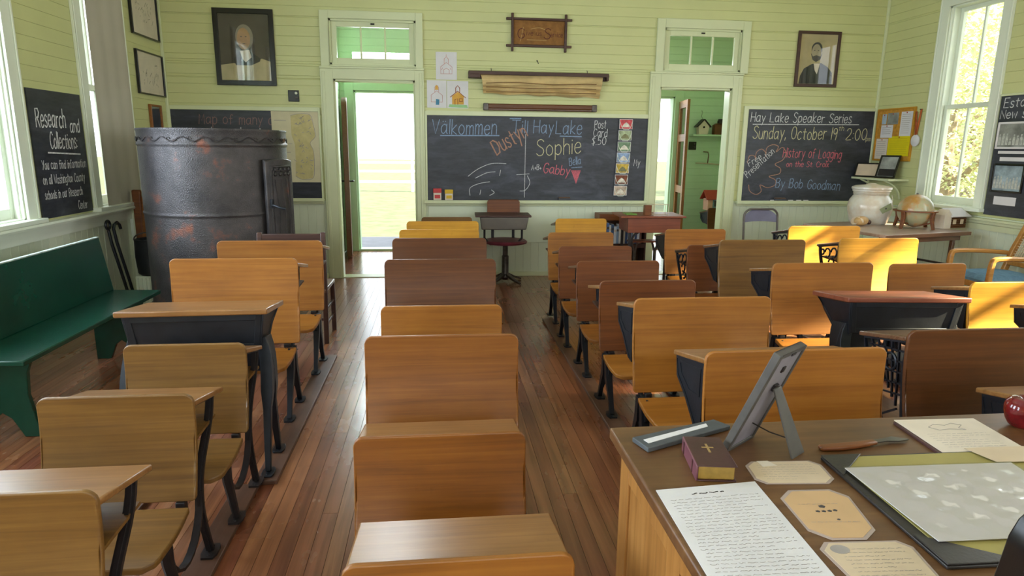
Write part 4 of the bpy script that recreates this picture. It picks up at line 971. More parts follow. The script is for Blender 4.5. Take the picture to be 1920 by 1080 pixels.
def rolled_map():
    t = thing('map_case', 'long dark wooden wall map case with a crumpled cream map hanging out', 'wall map', (0, YB, 0))
    mb = MB(); mb.box(0.345, 1.868, -0.09, -0.002, 2.205, 2.24); mb.box(0.345, 0.47, -0.09, -0.002, 2.168, 2.205); mb.box(1.845, 1.868, -0.09, -0.002, 2.165, 2.205); mb.box(0.345, 1.868, -0.02, -0.002, 2.165, 2.205)
    mb.build('map_case_board', M['dark'], t, bevel=0.004)
    for x in (0.59, 1.64): MB().tube([(x, -0.03, 2.24), (x, -0.03, 2.262), (x, -0.004, 2.275)], 0.004, 6).build('hook', M['steel'], t)
    # crumpled sheet
    mb = MB(); nx, nz = 40, 18; rnd = random.Random(4); vs = []
    for j in range(nz+1):
        q = j/nz
        for i in range(nx+1):
            p_ = i/nx; x = 0.468+p_*1.35; xx = 1.143+(x-1.143)*(1-0.055*q**0.5)
            zb_ = 2.013-0.028*p_; z = 2.208+(zb_-2.208)*q
            y = -0.045-0.05*math.sin(PI*min(1, q*1.4))*(0.7+0.3*math.sin(p_*7))-0.020*math.sin(q*26+p_*5)*q-0.008*math.sin(p_*31+q*9)*q
            vs.append((xx, y, z+0.006*math.sin(p_*23)*q))
    k = nx+1; mb.add(vs, [(j*k+i, j*k+i+1, (j+1)*k+i+1, (j+1)*k+i) for j in range(nz) for i in range(nx)])
    s = mb.build('map_sheet', flat('aged_map_paper', '#cdb27c', 0.7, 0, 0.3, 0.16, 7), t, ang=80); so = s.modifiers.new('thickness', 'SOLIDIFY'); so.thickness = 0.002
    mb = MB(); rnd = random.Random(9)
    for q in (0.62, 0.80, 0.97): mb.tube([(0.53+i*0.12, -0.10-0.012*(i % 2), 2.15-(q-0.5)*0.26-0.0*i+0.018*math.sin(i*0.9+q*9)*(1-q)) for i in range(11)], 0.0045, 6)
    mb.build('fold', flat('brown_paper_edge', '#8a6a42', 0.8), t)
rolled_map()
def roller():
    t = thing('rolled_blind', 'dark brown rolled map on a roller just above the long blackboard', 'rolled map', (0, YB, 1.837))
    MB().box(0.51, 1.752, -0.055, -0.002, 0.018, 0.072).build('case', M['brown'], t, bevel=0.012)
    MB().tube([(0.56, -0.035, 0.014), (1.72, -0.035, 0.014)], 0.014, 10).build('roller', M['topd'], t)
    for a, b in ((0.506, 0.56), (1.70, 1.755)): MB().box(a, b, -0.062, -0.002, 0.0, 0.075).build('end_bracket', M['steel'], t, bevel=0.006)
roller()
o = MB().lathe([(0, -0.012), (0.006, -0.012), (0.006, 0)], (0, 0, 0), 8).tube([(0, 0, 0), (0, -0.03, -0.01), (0.01, -0.035, -0.04)], 0.004, 6).build('wall_hook', M['iron2'], None); o.location = (1.089, YB, 2.37); tag(o, 'small iron hook in the wall below the framed motto', 'hook')
def county_map():
    t = thing('county_map', 'cream county map pinned over the back left blackboard', 'map', (0, YB, 0))
    MB().box(-1.728, -1.246, -0.0175, -0.0135, 1.055, 1.793).build('map_sheet', flat('map_cream', '#d2c9a8', 0.75, 0, 0.3, 0.06), t)
    mb = MB().prism([(-1.53, 1.75), (-1.44, 1.77), (-1.33, 1.76), (-1.30, 1.66), (-1.285, 1.54), (-1.34, 1.47), (-1.31, 1.38), (-1.31, 1.22), (-1.33, 1.10), (-1.44, 1.085), (-1.51, 1.12), (-1.50, 1.3), (-1.50, 1.45), (-1.53, 1.55)], 'y', -0.0182, -0.0175)
    mb.build('county_area', flat('map_tan', '#c8bb86', 0.75, 0, 0.3, 0.1, 20), t, smooth=False)
    rnd = random.Random(2); L = [[(-1.53, 1.75), (-1.44, 1.77), (-1.33, 1.76), (-1.30, 1.66), (-1.285, 1.54), (-1.34, 1.47), (-1.31, 1.38), (-1.31, 1.22), (-1.33, 1.10), (-1.44, 1.085), (-1.51, 1.12)]]
    for i in range(34):
        x, z = rnd.uniform(-1.51, -1.33), rnd.uniform(1.13, 1.74); L.append([(x, z), (x+rnd.uniform(-.02, .03), z+rnd.uniform(-.02, .02)), (x+rnd.uniform(-.02, .03), z+rnd.uniform(-.02, .02))])
    L += [[(-1.60, 1.46), (-1.53, 1.46)], [(-1.59, 1.37), (-1.55, 1.37)], [(-1.70, 1.70), (-1.58, 1.70)]]
    scrawl(t, L, M['inkl'], 0.005, -0.0186, 'map_lines')
county_map()
def switch(label, loc, m1):
    t = thing('light_switch', label, 'switch', loc, 0, 'light switches')
    MB().box(-0.056, 0.056, -0.012, -0.001, 0, 0.115).build('plate', M['black'], t, bevel=0.003)
    MB().lathe([(0.013, -0.0), (0.013, 0.012), (0.0, 0.016)], (0, 0, 0), 12).build('button', m1, t, loc=(0.028, -0.014, 0.085)).rotation_euler = (PI/2, 0, 0)
    MB().box(0.015, 0.045, -0.02, -0.012, 0.03, 0.05).build('toggle', M['steel'], t, bevel=0.003)
switch('small black switch plate between the dark portrait and the left doorway', (-1.487, YB, 1.893), M['white'])
switch('small black switch plate on the green wall inside the right entry', (3.66, VY1, 1.44), M['steel'])
# chalk boxes, eraser and chalk sticks on the tray
def chalk_box(label, x, m, w, h):
    t = thing('chalk_box', label, 'box', (x, YB-0.043, 0.872), R(4), 'chalk boxes on the tray')
    MB().box(-w/2, w/2, -0.02, 0.02, 0, h*0.62).build('carton', M['cream'], t, bevel=0.002)
    MB().box(-w/2-0.002, w/2+0.002, -0.022, 0.022, h*0.62, h).build('lid', m, t, bevel=0.002)
    MB().box(-w/2+0.012, w/2-0.012, -0.0215, -0.02, h*0.14, h*0.45).build('printed_band', m, t)
chalk_box('red and white chalk box on the tray of the long blackboard', -0.002, flat('red_card', '#c23a3a', 0.5), 0.085, 0.125)
chalk_box('yellow chalk box on the tray of the long blackboard', 0.125, flat('yellow_card', '#d8b022', 0.5), 0.085, 0.112)
def eraser(label, x):
    t = thing('board_eraser', label, 'eraser', (x, YB-0.043, 0.872), 0, 'board erasers')
    MB().box(-0.068, 0.068, -0.022, 0.022, 0, 0.022).build('felt', flat('grey_felt', '#4c4e54', 0.95), t, bevel=0.004)
    MB().box(-0.066, 0.066, -0.020, 0.020, 0.022, 0.034).build('wooden_back', M['topd'], t, bevel=0.004)
eraser('grey felt eraser on the tray of the long blackboard', 1.42); eraser('grey felt eraser on the tray under the speaker series', 3.98)
for i, (x, l) in enumerate(((3.90, 'chalk stick left of the eraser under the speaker series'), (4.12, 'first chalk stick right of the eraser under the speaker series'), (4.22, 'second chalk stick right of the eraser under the speaker series'), (4.31, 'third chalk stick right of the eraser under the speaker series'))):
    o = MB().tube([(-0.03, 0, 0), (0.03, 0.004, 0)], 0.006, 8).build('chalk_stick', M['paper'], None); o.location = (x, YB-0.04, 0.874); tag(o, l, 'chalk', 'chalk sticks on the tray')
# postcards
def postcards():
    PC = [(2.10, 1.70, '#c84048', 'red and white'), (2.094, 1.578, '#a8b48c', 'pale green'), (2.090, 1.455, '#6f8a6a', 'dark green'), (2.086, 1.335, '#8fa6c8', 'blue'), (2.081, 1.215, '#c8a83c', 'yellow'), (2.075, 1.09, '#7a3c1c', 'dark orange'), (2.068, 0.965, '#c8b09a', 'beige')]
    t = thing('postcard_rack', 'thin wire postcard rack hanging down the right of the long blackboard', 'rack', (0, YB-0.014, 0))
    MB().tube([(2.10, -0.006, 1.80), (2.085, -0.006, 1.35), (2.068, -0.006, 0.97)], 0.003, 6).build('spine', M['steel'], t)
    for x, z, c, n in PC: MB().tube([(x-0.075, -0.016, z+0.05), (x-0.055, -0.026, z-0.01), (x-0.03, -0.03, z-0.045), (x+0.03, -0.03, z-0.045), (x+0.055, -0.026, z-0.01), (x+0.075, -0.016, z+0.05)], 0.0028, 6).build('pocket_wire', M['white'], t)
    for x, z, c, n in PC:
        d = thing('postcard', '%s postcard in the hanging rack on the long blackboard' % n, 'postcard', (x, YB-0.028, z-0.04), 0, 'postcards in the hanging rack')
        MB().box(-0.076, 0.076, 0, 0.003, 0, 0.108).build('card', M['paper'], d)
        MB().box(-0.071, 0.071, -0.0006, 0, 0.005, 0.103).build('picture', flat(n.replace(' ', '_')+'_print', c, 0.35, 0, 0.5, 0.45, 26), d)
        MB().prism([(-0.05, 0.02), (0.05, 0.02), (0.03, 0.055), (0.0, 0.075), (-0.03, 0.05)], 'y', -0.001, -0.0006).build('motif', flat(n.replace(' ', '_')+'_motif', '#e0d8c8' if n[0] in 'rdb' else '#7c7a50', 0.4, 0, 0.5, 0.3, 30), d, smooth=False)
postcards()

# ------------------------------------------------------------------ left side: shade, bench, stove, irons
def shade():
    t = thing('window_shade', 'plain beige window shade drawn down over the left window nearest the stove', 'window shade', (XL+0.03, 0, 0), PI/2)
    m = flat('beige_shade_cloth', '#b9b2a2', 0.85, 0, 0.2, 0.05, 3)
    n = 14; mb = MB(); vs = []
    for s in (0, 0.003):
        for i in range(n+1):
            u = 5.875+0.655*i/n; y = 0.004*math.sin(i*1.4)+s
            vs += [(u, y, 0.915), (u, y, 3.02)]
    k = (n+1)*2; fs = []
    for i in range(n): a = i*2; fs += [(a, a+2, a+3, a+1), (k+a, k+a+1, k+a+3, k+a+2), (a, k+a, k+a+2, a+2), (a+1, a+3, k+a+3, k+a+1)]
    fs += [(0, 1, k+1, k), (2*n, k+2*n, k+2*n+1, 2*n+1)]
    mb.add(vs, fs).build('cloth', m, t)
    MB().tube([(5.86, -0.005, 3.03), (6.54, -0.005, 3.03)], 0.02, 12).build('roller', M['cream'], t)
    MB().box(5.88, 6.525, -0.008, 0.006, 0.90, 0.918).build('hem_bar', m, t, bevel=0.003)
shade()
def bench():
    t = thing('bench', 'long dark green wooden bench with a straight back along the left wall', 'bench', (0, 0, 0))
    y0, y1 = 3.27, 4.87; g = M['green']
    mb = MB().hexa([(-2.345, y0-0.02, 0.40), (-1.985, y0-0.02, 0.392), (-1.985, y1, 0.392), (-2.345, y1, 0.40)], [(-2.345, y0-0.02, 0.425), (-1.985, y0-0.02, 0.42), (-1.985, y1, 0.42), (-2.345, y1, 0.425)])
    mb.build('seat', g, t, bevel=0.006)
    MB().hexa([(-2.325, y0, 0.424), (-2.302, y0, 0.424), (-2.302, y1, 0.424), (-2.325, y1, 0.424)], [(-2.385, y0, 0.80), (-2.362, y0, 0.80), (-2.362, y1, 0.80), (-2.385, y1, 0.80)]).build('back', g, t, bevel=0.004)
    MB().hexa([(-2.387, y0, 0.797), (-2.360, y0, 0.797), (-2.360, y1, 0.797), (-2.387, y1, 0.797)], [(-2.387, y0, 0.805), (-2.360, y0, 0.805), (-2.360, y1, 0.805), (-2.387, y1, 0.805)]).build('worn_edge', flat('worn_white_edge', '#a8b4ac', 0.5, 0, 0.4, 0.4, 20), t, bevel=0.002)
    for y in (y0+0.05, y1-0.28):
        P = [(-2.33, 0.0), (-2.24, 0.0), (-2.20, 0.10), (-2.16, 0.13), (-2.12, 0.10), (-2.07, 0.0), (-1.985, 0.0), (-2.01, 0.10), (-2.03, 0.22), (-2.02, 0.34), (-2.0, 0.392), (-2.33, 0.399)]
        MB().prism(P, 'y', y, y+0.03).build('leg', g, t, bevel=0.004)
    MB().box(-2.19, -2.165, y0+0.08, y1-0.26, 0.30, 0.392).build('stretcher', g, t, bevel=0.003)
bench()
def stove():
    t = thing('stove', 'tall black jacketed iron stove with embossed sides in the left corner', 'stove', (-1.80, 5.72, 0), 0)
    m, nt, b = newmat('embossed_black_iron')
    v = coords(nt, (1, 1, 1), False)
    vo = node(nt, 'ShaderNodeTexVoronoi'); vo.inputs['Scale'].default_value = 150; nt.links.new(v, vo.inputs['Vector'])
    f = noise(nt, v, 5, 5, 0.6)
    c = ramp(nt, f, [(0.35, '#3f3c3d'), (0.58, '#534e4e'), (0.70, '#8a5644')])
    nt.links.new(c, b.inputs['Base Color']); b.inputs['Metallic'].default_value = 0.55; b.inputs['Roughness'].default_value = 0.40
    bump(nt, b, vo.outputs['Distance'], 0.6, 0.0035)
    r = 0.555
    MB().lathe([(r-0.012, 1.555), (r+0.004, 1.562), (r+0.007, 1.552), (r+0.001, 1.54), (r, 1.50), (r, 1.46), (r+0.008, 1.452), (r+0.008, 1.438), (r, 1.43), (r, 1.42), (r, 1.40), (r, 0.96), (r, 0.94), (r, 0.928), (r+0.006, 0.920), (r+0.006, 0.910), (r, 0.902), (r, 0.89), (r, 0.87), (r, 0.22), (r, 0.19), (r, 0.18), (r+0.02, 0.165), (r+0.02, 0.13), (r-0.02, 0.12)], (0, 0, 0), 72).build('jacket', m, t, ang=60)
    MB().lathe([(r-0.012, 1.50), (r-0.03, 1.50), (0.15, 1.51), (0.0, 1.51)], (0, 0, 0), 48).build('top_plate', M['iron'], t)
    mb = MB(); n = 22
    for i in range(n):                                             # scroll band under the rim
        a0 = 2*PI*i/n; pts = []
        for k in range(13):
            q = k/12; a = a0+2*PI/n*(q-0.1); z = 1.482+0.016*math.sin(q*2*PI); pts.append(((r+0.003)*math.cos(a), (r+0.003)*math.sin(a), z))
        mb.tube(pts, 0.0055, 5)
        mb.tube([((r+0.003)*math.cos(a0+0.14+0.03*math.cos(k)), (r+0.003)*math.sin(a0+0.14+0.03*math.cos(k)), 1.484+0.012*math.sin(k)) for k in range(6)], 0.004, 5)
    mb.build('scroll_band', m, t)
    # feed door on the right side, standing proud of the jacket
    d = MB(); a0, a1 = R(-38), R(-4); seg = 10; z0, z1 = 0.62, 1.34
    for rr0, rr1, za, zb, e in ((r+0.02, r+0.055, z0, z1, 0),):
        vs = []
        for i in range(seg+1):
            a = a0+(a1-a0)*i/seg
            for rr, z in ((rr0, za), (rr1, za), (rr1, zb-0.02*(abs(i/seg-0.5)*2)**2), (rr0, zb)): vs.append((rr*math.cos(a), rr*math.sin(a), z))
        d.add(vs, [(i*4+j, i*4+(j+1) % 4, (i+1)*4+(j+1) % 4, (i+1)*4+j) for i in range(seg) for j in range(4)]+[(0, 1, 2, 3), (seg*4+3, seg*4+2, seg*4+1, seg*4)])
    door = d.build('door', m, t, bevel=0.008)
    mb = MB(); R2 = r+0.056
    for q in (0.0, 0.11):
        pts = []
        for k in range(40):
            s = k/39*4
            fa = (0.12+q*0.5, 0.88-q*0.5); fz = (z0+0.05+q*0.3, z1-0.06-q*0.3)
            if s < 1: u, z = fa[0]+(fa[1]-fa[0])*s, fz[0]
            elif s < 2: u, z = fa[1], fz[0]+(fz[1]-fz[0])*(s-1)
            elif s < 3: u, z = fa[1]+(fa[0]-fa[1])*(s-2), fz[1]
            else: u, z = fa[0], fz[1]+(fz[0]-fz[1])*(s-3)
            a = a0+(a1-a0)*u; pts.append((R2*math.cos(a), R2*math.sin(a), z))
        mb.tube(pts, 0.009, 6, True)
    for k in range(8):
        a = a0+(a1-a0)*(0.25+0.5*(k % 4)/3); z = 1.22+0.035*(k//4); c, s = R2*math.cos(a), R2*math.sin(a)
        mb.sphere((c, s, z), 0.017, nu=8, nv=6)
    for u in (0.3, 0.5, 0.7):
        a = a0+(a1-a0)*u; mb.tube([(R2*math.cos(a+0.03*math.sin(z*9)), R2*math.sin(a+0.03*math.sin(z*9)), z) for z in (0.72, 0.80, 0.88, 0.96, 1.04, 1.12, 1.18)], 0.007, 6)
    mb.build('relief', m, door)
    a = a0+0.10*(a1-a0); c, s = math.cos(a), math.sin(a)
    mb = MB().tube([((r+0.05)*c, (r+0.05)*s, 0.98), ((r+0.09)*c, (r+0.09)*s, 0.98), ((r+0.095)*c+0.04, (r+0.095)*s-0.02, 0.965), ((r+0.085)*c+0.09, (r+0.085)*s-0.02, 0.955)], 0.010, 8)
    mb.tube([((r+0.055)*c, (r+0.055)*s, 0.96), ((r+0.06)*c, (r+0.06)*s, 1.03)], 0.014, 8)
    mb.build('latch', M['iron'], door)
    for k in range(4):
        a = PI/4+k*PI/2; MB().tube([(0.42*math.cos(a), 0.42*math.sin(a), 0.14), (0.5*math.cos(a), 0.5*math.sin(a), 0.08), (0.53*math.cos(a), 0.53*math.sin(a), 0.0)], [0.05, 0.035, 0.04], 10).build('leg', M['iron'], t)
stove()
def pail():
    t = thing('coal_pail', 'round black iron drum standing against the left side of the stove', 'pail', (-2.47, 5.96, 0.33))
    MB().lathe([(0, 0), (0.10, 0), (0.12, 0.02), (0.132, 0.16), (0.128, 0.30), (0.132, 0.31), (0.12, 0.315), (0.115, 0.29), (0, 0.285)], (0, 0, 0), 28).build('body', M['iron'], t)
    MB().tube([(0.126*math.cos(a*PI/10), -0.03, 0.31+0.06*math.sin(a*PI/10)) for a in range(11)], 0.006, 6).build('handle', M['steel'], t)
    p = thing('wooden_block', 'white painted fluted block under the black drum by the stove', 'block', (-2.47, 5.96, 0))
    MB().box(-0.13, 0.13, -0.13, 0.13, 0, 0.05).build('base', M['white'], p, bevel=0.01)
    mb = MB().box(-0.11, 0.11, -0.11, 0.11, 0.05, 0.33)
    for i in range(7): mb.tube([(-0.096+i*0.032, -0.111, 0.06), (-0.096+i*0.032, -0.111, 0.32)], 0.012, 6)
    mb.build('shaft', M['white'], p)
pail()
def folded_chair():
    t = thing('leaning_chair', 'brown slatted wooden chair leaning in the corner behind the stove', 'chair', (-2.60, 6.22, 0), 0)
    for x in (-0.09, 0.02):
        MB().hexa([(x, -0.02, 0.0), (x+0.05, -0.02, 0.0), (x+0.05, 0.02, 0.0), (x, 0.02, 0.0)], [(x-0.03, 0.04, 1.04), (x+0.05, 0.04, 1.04), (x+0.05, 0.075, 1.04), (x-0.03, 0.075, 1.04)]).build('post', M['redb'], t, bevel=0.012)
    MB().hexa([(-0.06, 0.0, 0.45), (0.22, 0.0, 0.45), (0.22, 0.02, 0.45), (-0.06, 0.02, 0.45)], [(-0.06, 0.05, 0.98), (0.24, 0.05, 0.98), (0.24, 0.07, 0.98), (-0.06, 0.07, 0.98)]).build('back_panel', M['cherry'], t, bevel=0.008)
folded_chair()
def fire_iron(label, y, kind):
    t = thing('fire_iron', label, 'fire iron', (XL+0.045, y, 0), 0, 'fire irons by the left wall')
    h = 0.80
    MB().tube([(0.09, 0.08, 0.004), (0.05, 0.05, 0.3), (0.01, 0.0, 0.62), (0, -0.01, h-0.06)], 0.013, 8).build('shaft', M['iron'], t)
    if kind == 'loop': MB().tube([(0, -0.01+0.035*math.sin(a*PI/8), h-0.02-0.035*math.cos(a*PI/8)) for a in range(16)], 0.011, 8, True).build('ring', M['iron'], t)
    else: MB().tube([(0, -0.01, h-0.065), (0, 0.01, h-0.03), (0, 0.06, h-0.015), (0, 0.10, h-0.04), (0, 0.115, h-0.075)], 0.013, 8).build('hook', M['iron'], t)
fire_iron('black iron poker with a ring at its top beside the green bench', 5.80, 'loop'); fire_iron('black iron rake with a hooked top beside the ring-topped poker', 5.89, 'hook')
def side_chair():
    t = thing('wooden_chair', 'dark red-brown straight wooden chair just in front of the stove', 'chair', (-1.055, 4.86, 0), 0)
    m = M['dark']; w = 0.235
    for s in (-1, 1):
        MB().sweep([(s*(w-0.015), -0.02, 0.0), (s*(w-0.012), 0, 0.40), (s*(w-0.012), 0.02, 0.83)], 0.034, 0.034).build('rear_leg', m, t, bevel=0.005)
        MB().sweep([(s*(w-0.015), 0.36, 0), (s*(w-0.015), 0.36, 0.39)], 0.034, 0.034).build('front_leg', m, t, bevel=0.005)
        for z in (0.14, 0.25): MB().tube([(s*(w-0.015), 0, z), (s*(w-0.015), 0.36, z)], 0.010, 8).build('stretcher', m, t)
    for z in (0.18, 0.28): MB().tube([(-w+0.02, 0, z), (w-0.02, 0, z)], 0.010, 8).build('stretcher', m, t)
    MB().box(-w, w, -0.025, 0.40, 0.385, 0.412).build('seat', M['topd'], t, bevel=0.008)
    MB().box(-w+0.02, w-0.02, 0.005, 0.028, 0.72, 0.82).build('top_rail', m, t, bevel=0.006)
    MB().box(-w+0.02, w-0.02, 0.0, 0.02, 0.50, 0.56).build('lower_rail', m, t, bevel=0.006)
    for x in (-0.12, -0.04, 0.04, 0.12): MB().box(x-0.014, x+0.014, 0.004, 0.02, 0.56, 0.72).build('slat', m, t, bevel=0.003)
side_chair()

# ------------------------------------------------------------------ back wall furniture
def pedestal_desk():
    t = thing('pedestal_desk', 'single swivel school desk on one pedestal foot with a red seat under the long blackboard', 'desk', (0.69, 6.90, 0), R(-2))
    MB().box(-0.30, 0.285, -0.10, 0.24, 0.735, 0.755).build('desktop', M['dark'], t, bevel=0.005)
    MB().hexa([(-0.235, -0.07, 0.60), (0.235, -0.07, 0.60), (0.235, 0.18, 0.63), (-0.235, 0.18, 0.63)], [(-0.25, -0.085, 0.735), (0.26, -0.085, 0.735), (0.26, 0.2, 0.735), (-0.25, 0.2, 0.735)]).build('desk_box', flat('grey_brown_metal', '#6f675e', 0.5, 0.2, 0.5, 0.1), t, bevel=0.01)
    for s in (-1, 1): MB().sweep([(s*0.20, 0.05, 0.63), (s*0.20, 0.05, 0.50), (s*0.14, 0.08, 0.43), (s*0.02, 0.12, 0.42)], 0.03, 0.022, (0, 1, 0)).build('arm', M['iron2'], t, bevel=0.003)
    MB().lathe([(0, 0), (0.2, 0), (0.235, 0.008), (0.24, 0.025), (0.22, 0.04), (0, 0.05)], (0.03, 0.16, 0.425), 28).build('seat', flat('dark_red_seat', '#6a2434', 0.45, 0, 0.5, 0.2), t)
    MB().prism([(-0.16, 0.70), (0.20, 0.70), (0.20, 0.86), (0.18, 0.885), (-0.14, 0.885), (-0.16, 0.86)], 'y', 0.33, 0.35).build('backrest', M['redb'], t, bevel=0.006)
    for s in (-0.10, 0.13): MB().sweep([(s, 0.18, 0.43), (s, 0.34, 0.47), (s, 0.356, 0.80)], 0.03, 0.012).build('back_support', M['iron2'], t)
    MB().lathe([(0.028, 0.42), (0.028, 0.30), (0.038, 0.29), (0.038, 0.10), (0.055, 0.06), (0.03, 0.03), (0, 0.03)], (0.03, 0.14, 0), 16).build('pedestal', M['steel'], t)
    for a in (-50, -130, 40, 140):
        c, s = math.cos(R(a)), math.sin(R(a)); MB().sweep([(0.03+0.03*c, 0.14+0.03*s, 0.09), (0.03+0.12*c, 0.14+0.12*s, 0.05), (0.03+0.24*c, 0.14+0.22*s, 0.012)], [0.05, 0.04, 0.03], [0.03, 0.024, 0.02], (-s, c, 0)).build('foot', M['steel'], t, bevel=0.003)
pedestal_desk()
def box_desk():
    t = thing('box_desk', 'red-brown wooden box desk on thin dark legs in front of the right doorway', 'desk', (2.20, 6.55, 0), R(-2))
    c = M['cherry2']
    MB().box(-0.34, 0.34, -0.03, 0.42, 0.755, 0.775).build('lid', c, t, bevel=0.005)
    mb = MB(); mb.box(-0.26, 0.29, 0, 0.018, 0.60, 0.755); mb.box(-0.26, 0.29, 0.37, 0.388, 0.60, 0.755); mb.box(-0.26, -0.242, 0.018, 0.37, 0.60, 0.755); mb.box(0.272, 0.29, 0.018, 0.37, 0.60, 0.755); mb.box(-0.25, 0.28, 0.01, 0.38, 0.60, 0.612)
    mb.build('body', c, t, bevel=0.003)
    for x in (-0.23, 0.26):
        MB().sweep([(x, 0.03, 0.60), (x, 0.03, 0.0)], 0.026, 0.026).build('leg', M['iron2'], t, bevel=0.004)
        MB().sweep([(x, 0.35, 0.60), (x, 0.35, 0.0)], 0.026, 0.026).build('leg', M['iron2'], t, bevel=0.004)
        MB().sweep(bez((x+0.02, 0.03, 0.46), (x+0.02, 0.03, 0.56), (x+0.05, 0.03, 0.585), (x+0.09, 0.03, 0.60), 6), 0.02, 0.016, (0, 1, 0)).build('brace', M['iron2'], t)
box_desk()
o = MB().box(-0.035, 0.035, -0.03, 0.03, 0, 0.10).box(-0.035, 0.035, -0.03, -0.026, 0.10, 0.102).build('wooden_block', M['redb'], None, bevel=0.003); o.location = (2.17, 6.66, 0.776); tag(o, 'small upright brown wood block on the red-brown box desk', 'block')
def display_case():
    t = thing('clear_display_box', 'small clear display box with a thin frame on the red-brown box desk', 'box', (2.30, 6.66, 0.776)); w = 0.08
    mb = MB()
    for x in (-w, w-0.004):
        for y in (-0.05, 0.046): mb.box(x, x+0.004, y, y+0.004, 0, 0.11)
    for z in (0, 0.106):
        for y in (-0.05, 0.046): mb.box(-w, w, y, y+0.004, z, z+0.004)
        for x in (-w, w-0.004): mb.box(x, x+0.004, -0.046, 0.046, z, z+0.004)
    mb.build('frame', M['tan'], t, smooth=False)
    for q in ((-w+.004, w-.004, -.048, -.047), (-w+.004, w-.004, .047, .048)): MB().box(*q, .004, .106).build('pane', M['glass'], t, smooth=False)
display_case()
o = MB().box(-0.055, 0.055, -0.04, 0.04, 0, 0.012).build('green_booklet', flat('green_cover', '#6f9440', 0.5, 0, 0.4, 0.2), None, bevel=0.002); o.location = (2.00, 6.68, 0.776); tag(o, 'thin green booklet on the left end of the box desk', 'book')
o = MB().box(-0.05, 0.05, -0.035, 0.035, 0, 0.01).build('green_booklet', flat('pale_green_cover', '#9db56a', 0.5, 0, 0.4, 0.2), None, bevel=0.002); o.location = (2.0, 6.78, 0.776); tag(o, 'paler green booklet behind the thin green one on the box desk', 'book')
def low_stool():
    t = thing('low_table', 'low narrow reddish table with a forked leg behind the red-brown box desk', 'table', (2.22, 6.92, 0))
    MB().box(-0.16, 0.22, -0.07, 0.07, 0.455, 0.475).build('top', M['cherry2'], t, bevel=0.004)
    for x in (-0.09, 0.14):
        MB().sweep([(x, 0, 0.0), (x, 0, 0.36)], 0.03, 0.03).build('leg', M['steel'], t, bevel=0.004)
        for s in (-1, 1): MB().sweep([(x, 0, 0.34), (x+s*0.035, 0, 0.455)], 0.02, 0.02, (0, 1, 0)).build('fork', M['steel'], t)
low_stool()
def bookcase():
    t = thing('low_bookcase', 'low brown bookcase against the back wall beneath the long blackboard', 'bookcase', (0, 0, 0)); m = M['dark']
    x0, x1, y0, y1 = 1.79, 2.33, 7.14, 7.36
    MB().box(x0-0.01, x1+0.01, y0-0.012, y1, 0.665, 0.735).build('top_board', M['redb'], t, bevel=0.004)
    for a in (x0, x1-0.02): MB().box(a, a+0.02, y0, y1, 0.0, 0.665).build('side_panel', m, t, bevel=0.003)
    for z in (0.40, 0.08): MB().box(x0+0.02, x1-0.02, y0, y1, z-0.05, z).build('shelf', m, t, bevel=0.003)
    MB().box(x0+0.02, x1-0.02, y1-0.01, y1, 0.03, 0.665).build('back_panel', M['topd'], t)
    cs = ['#e6e2d8', '#4a5f86', '#5a76a8', '#d8d4c8', '#3f5878', '#c8ccd0', '#8fa2b8', '#e4e0d4', '#56688c', '#b8ae98', '#3c4f74', '#d6d8da', '#7c8cA6', '#e0dac8', '#4e6490', '#c4c8cc', '#6a4a3a', '#dcdcd6']
    nm = {0: 'white', 1: 'slate blue', 2: 'blue', 3: 'cream', 4: 'dark blue', 5: 'light grey', 6: 'grey-blue', 7: 'white', 8: 'blue', 9: 'tan', 10: 'navy', 11: 'pale grey', 12: 'grey-blue', 13: 'cream', 14: 'blue', 15: 'grey', 16: 'brown', 17: 'white'}
    x = x0+0.028; rnd = random.Random(5); od = ['first', 'second', 'third', 'fourth', 'fifth', 'sixth', 'seventh', 'eighth', 'ninth', 'tenth', 'eleventh', 'twelfth', 'thirteenth', 'fourteenth', 'fifteenth', 'sixteenth', 'seventeenth', 'eighteenth']
    for i in range(18):
        w = rnd.uniform(0.021, 0.031); h = rnd.uniform(0.185, 0.235)
        if x+w > x1-0.022: break
        b = thing('book', '%s book standing on the low bookcase, %s from its left end' % (nm[i], od[i]), 'book', (x, y0+0.02, 0.401), 0, 'books in the low bookcase')
        MB().box(0, w, 0, 0.135, 0, h).build('cover', flat('book_cover', cs[i].lower(), 0.55, 0, 0.4, 0.08), b, bevel=0.002)
        MB().box(0.003, w-0.003, 0.004, 0.132, h, h+0.0015).build('pages', M['cream'], b)
        MB().box(0.002, w-0.002, -0.0008, 0, h*0.7, h*0.82).build('spine_band', M['tan'] if i % 2 else M['ink'], b)
        x += w+0.001
bookcase()
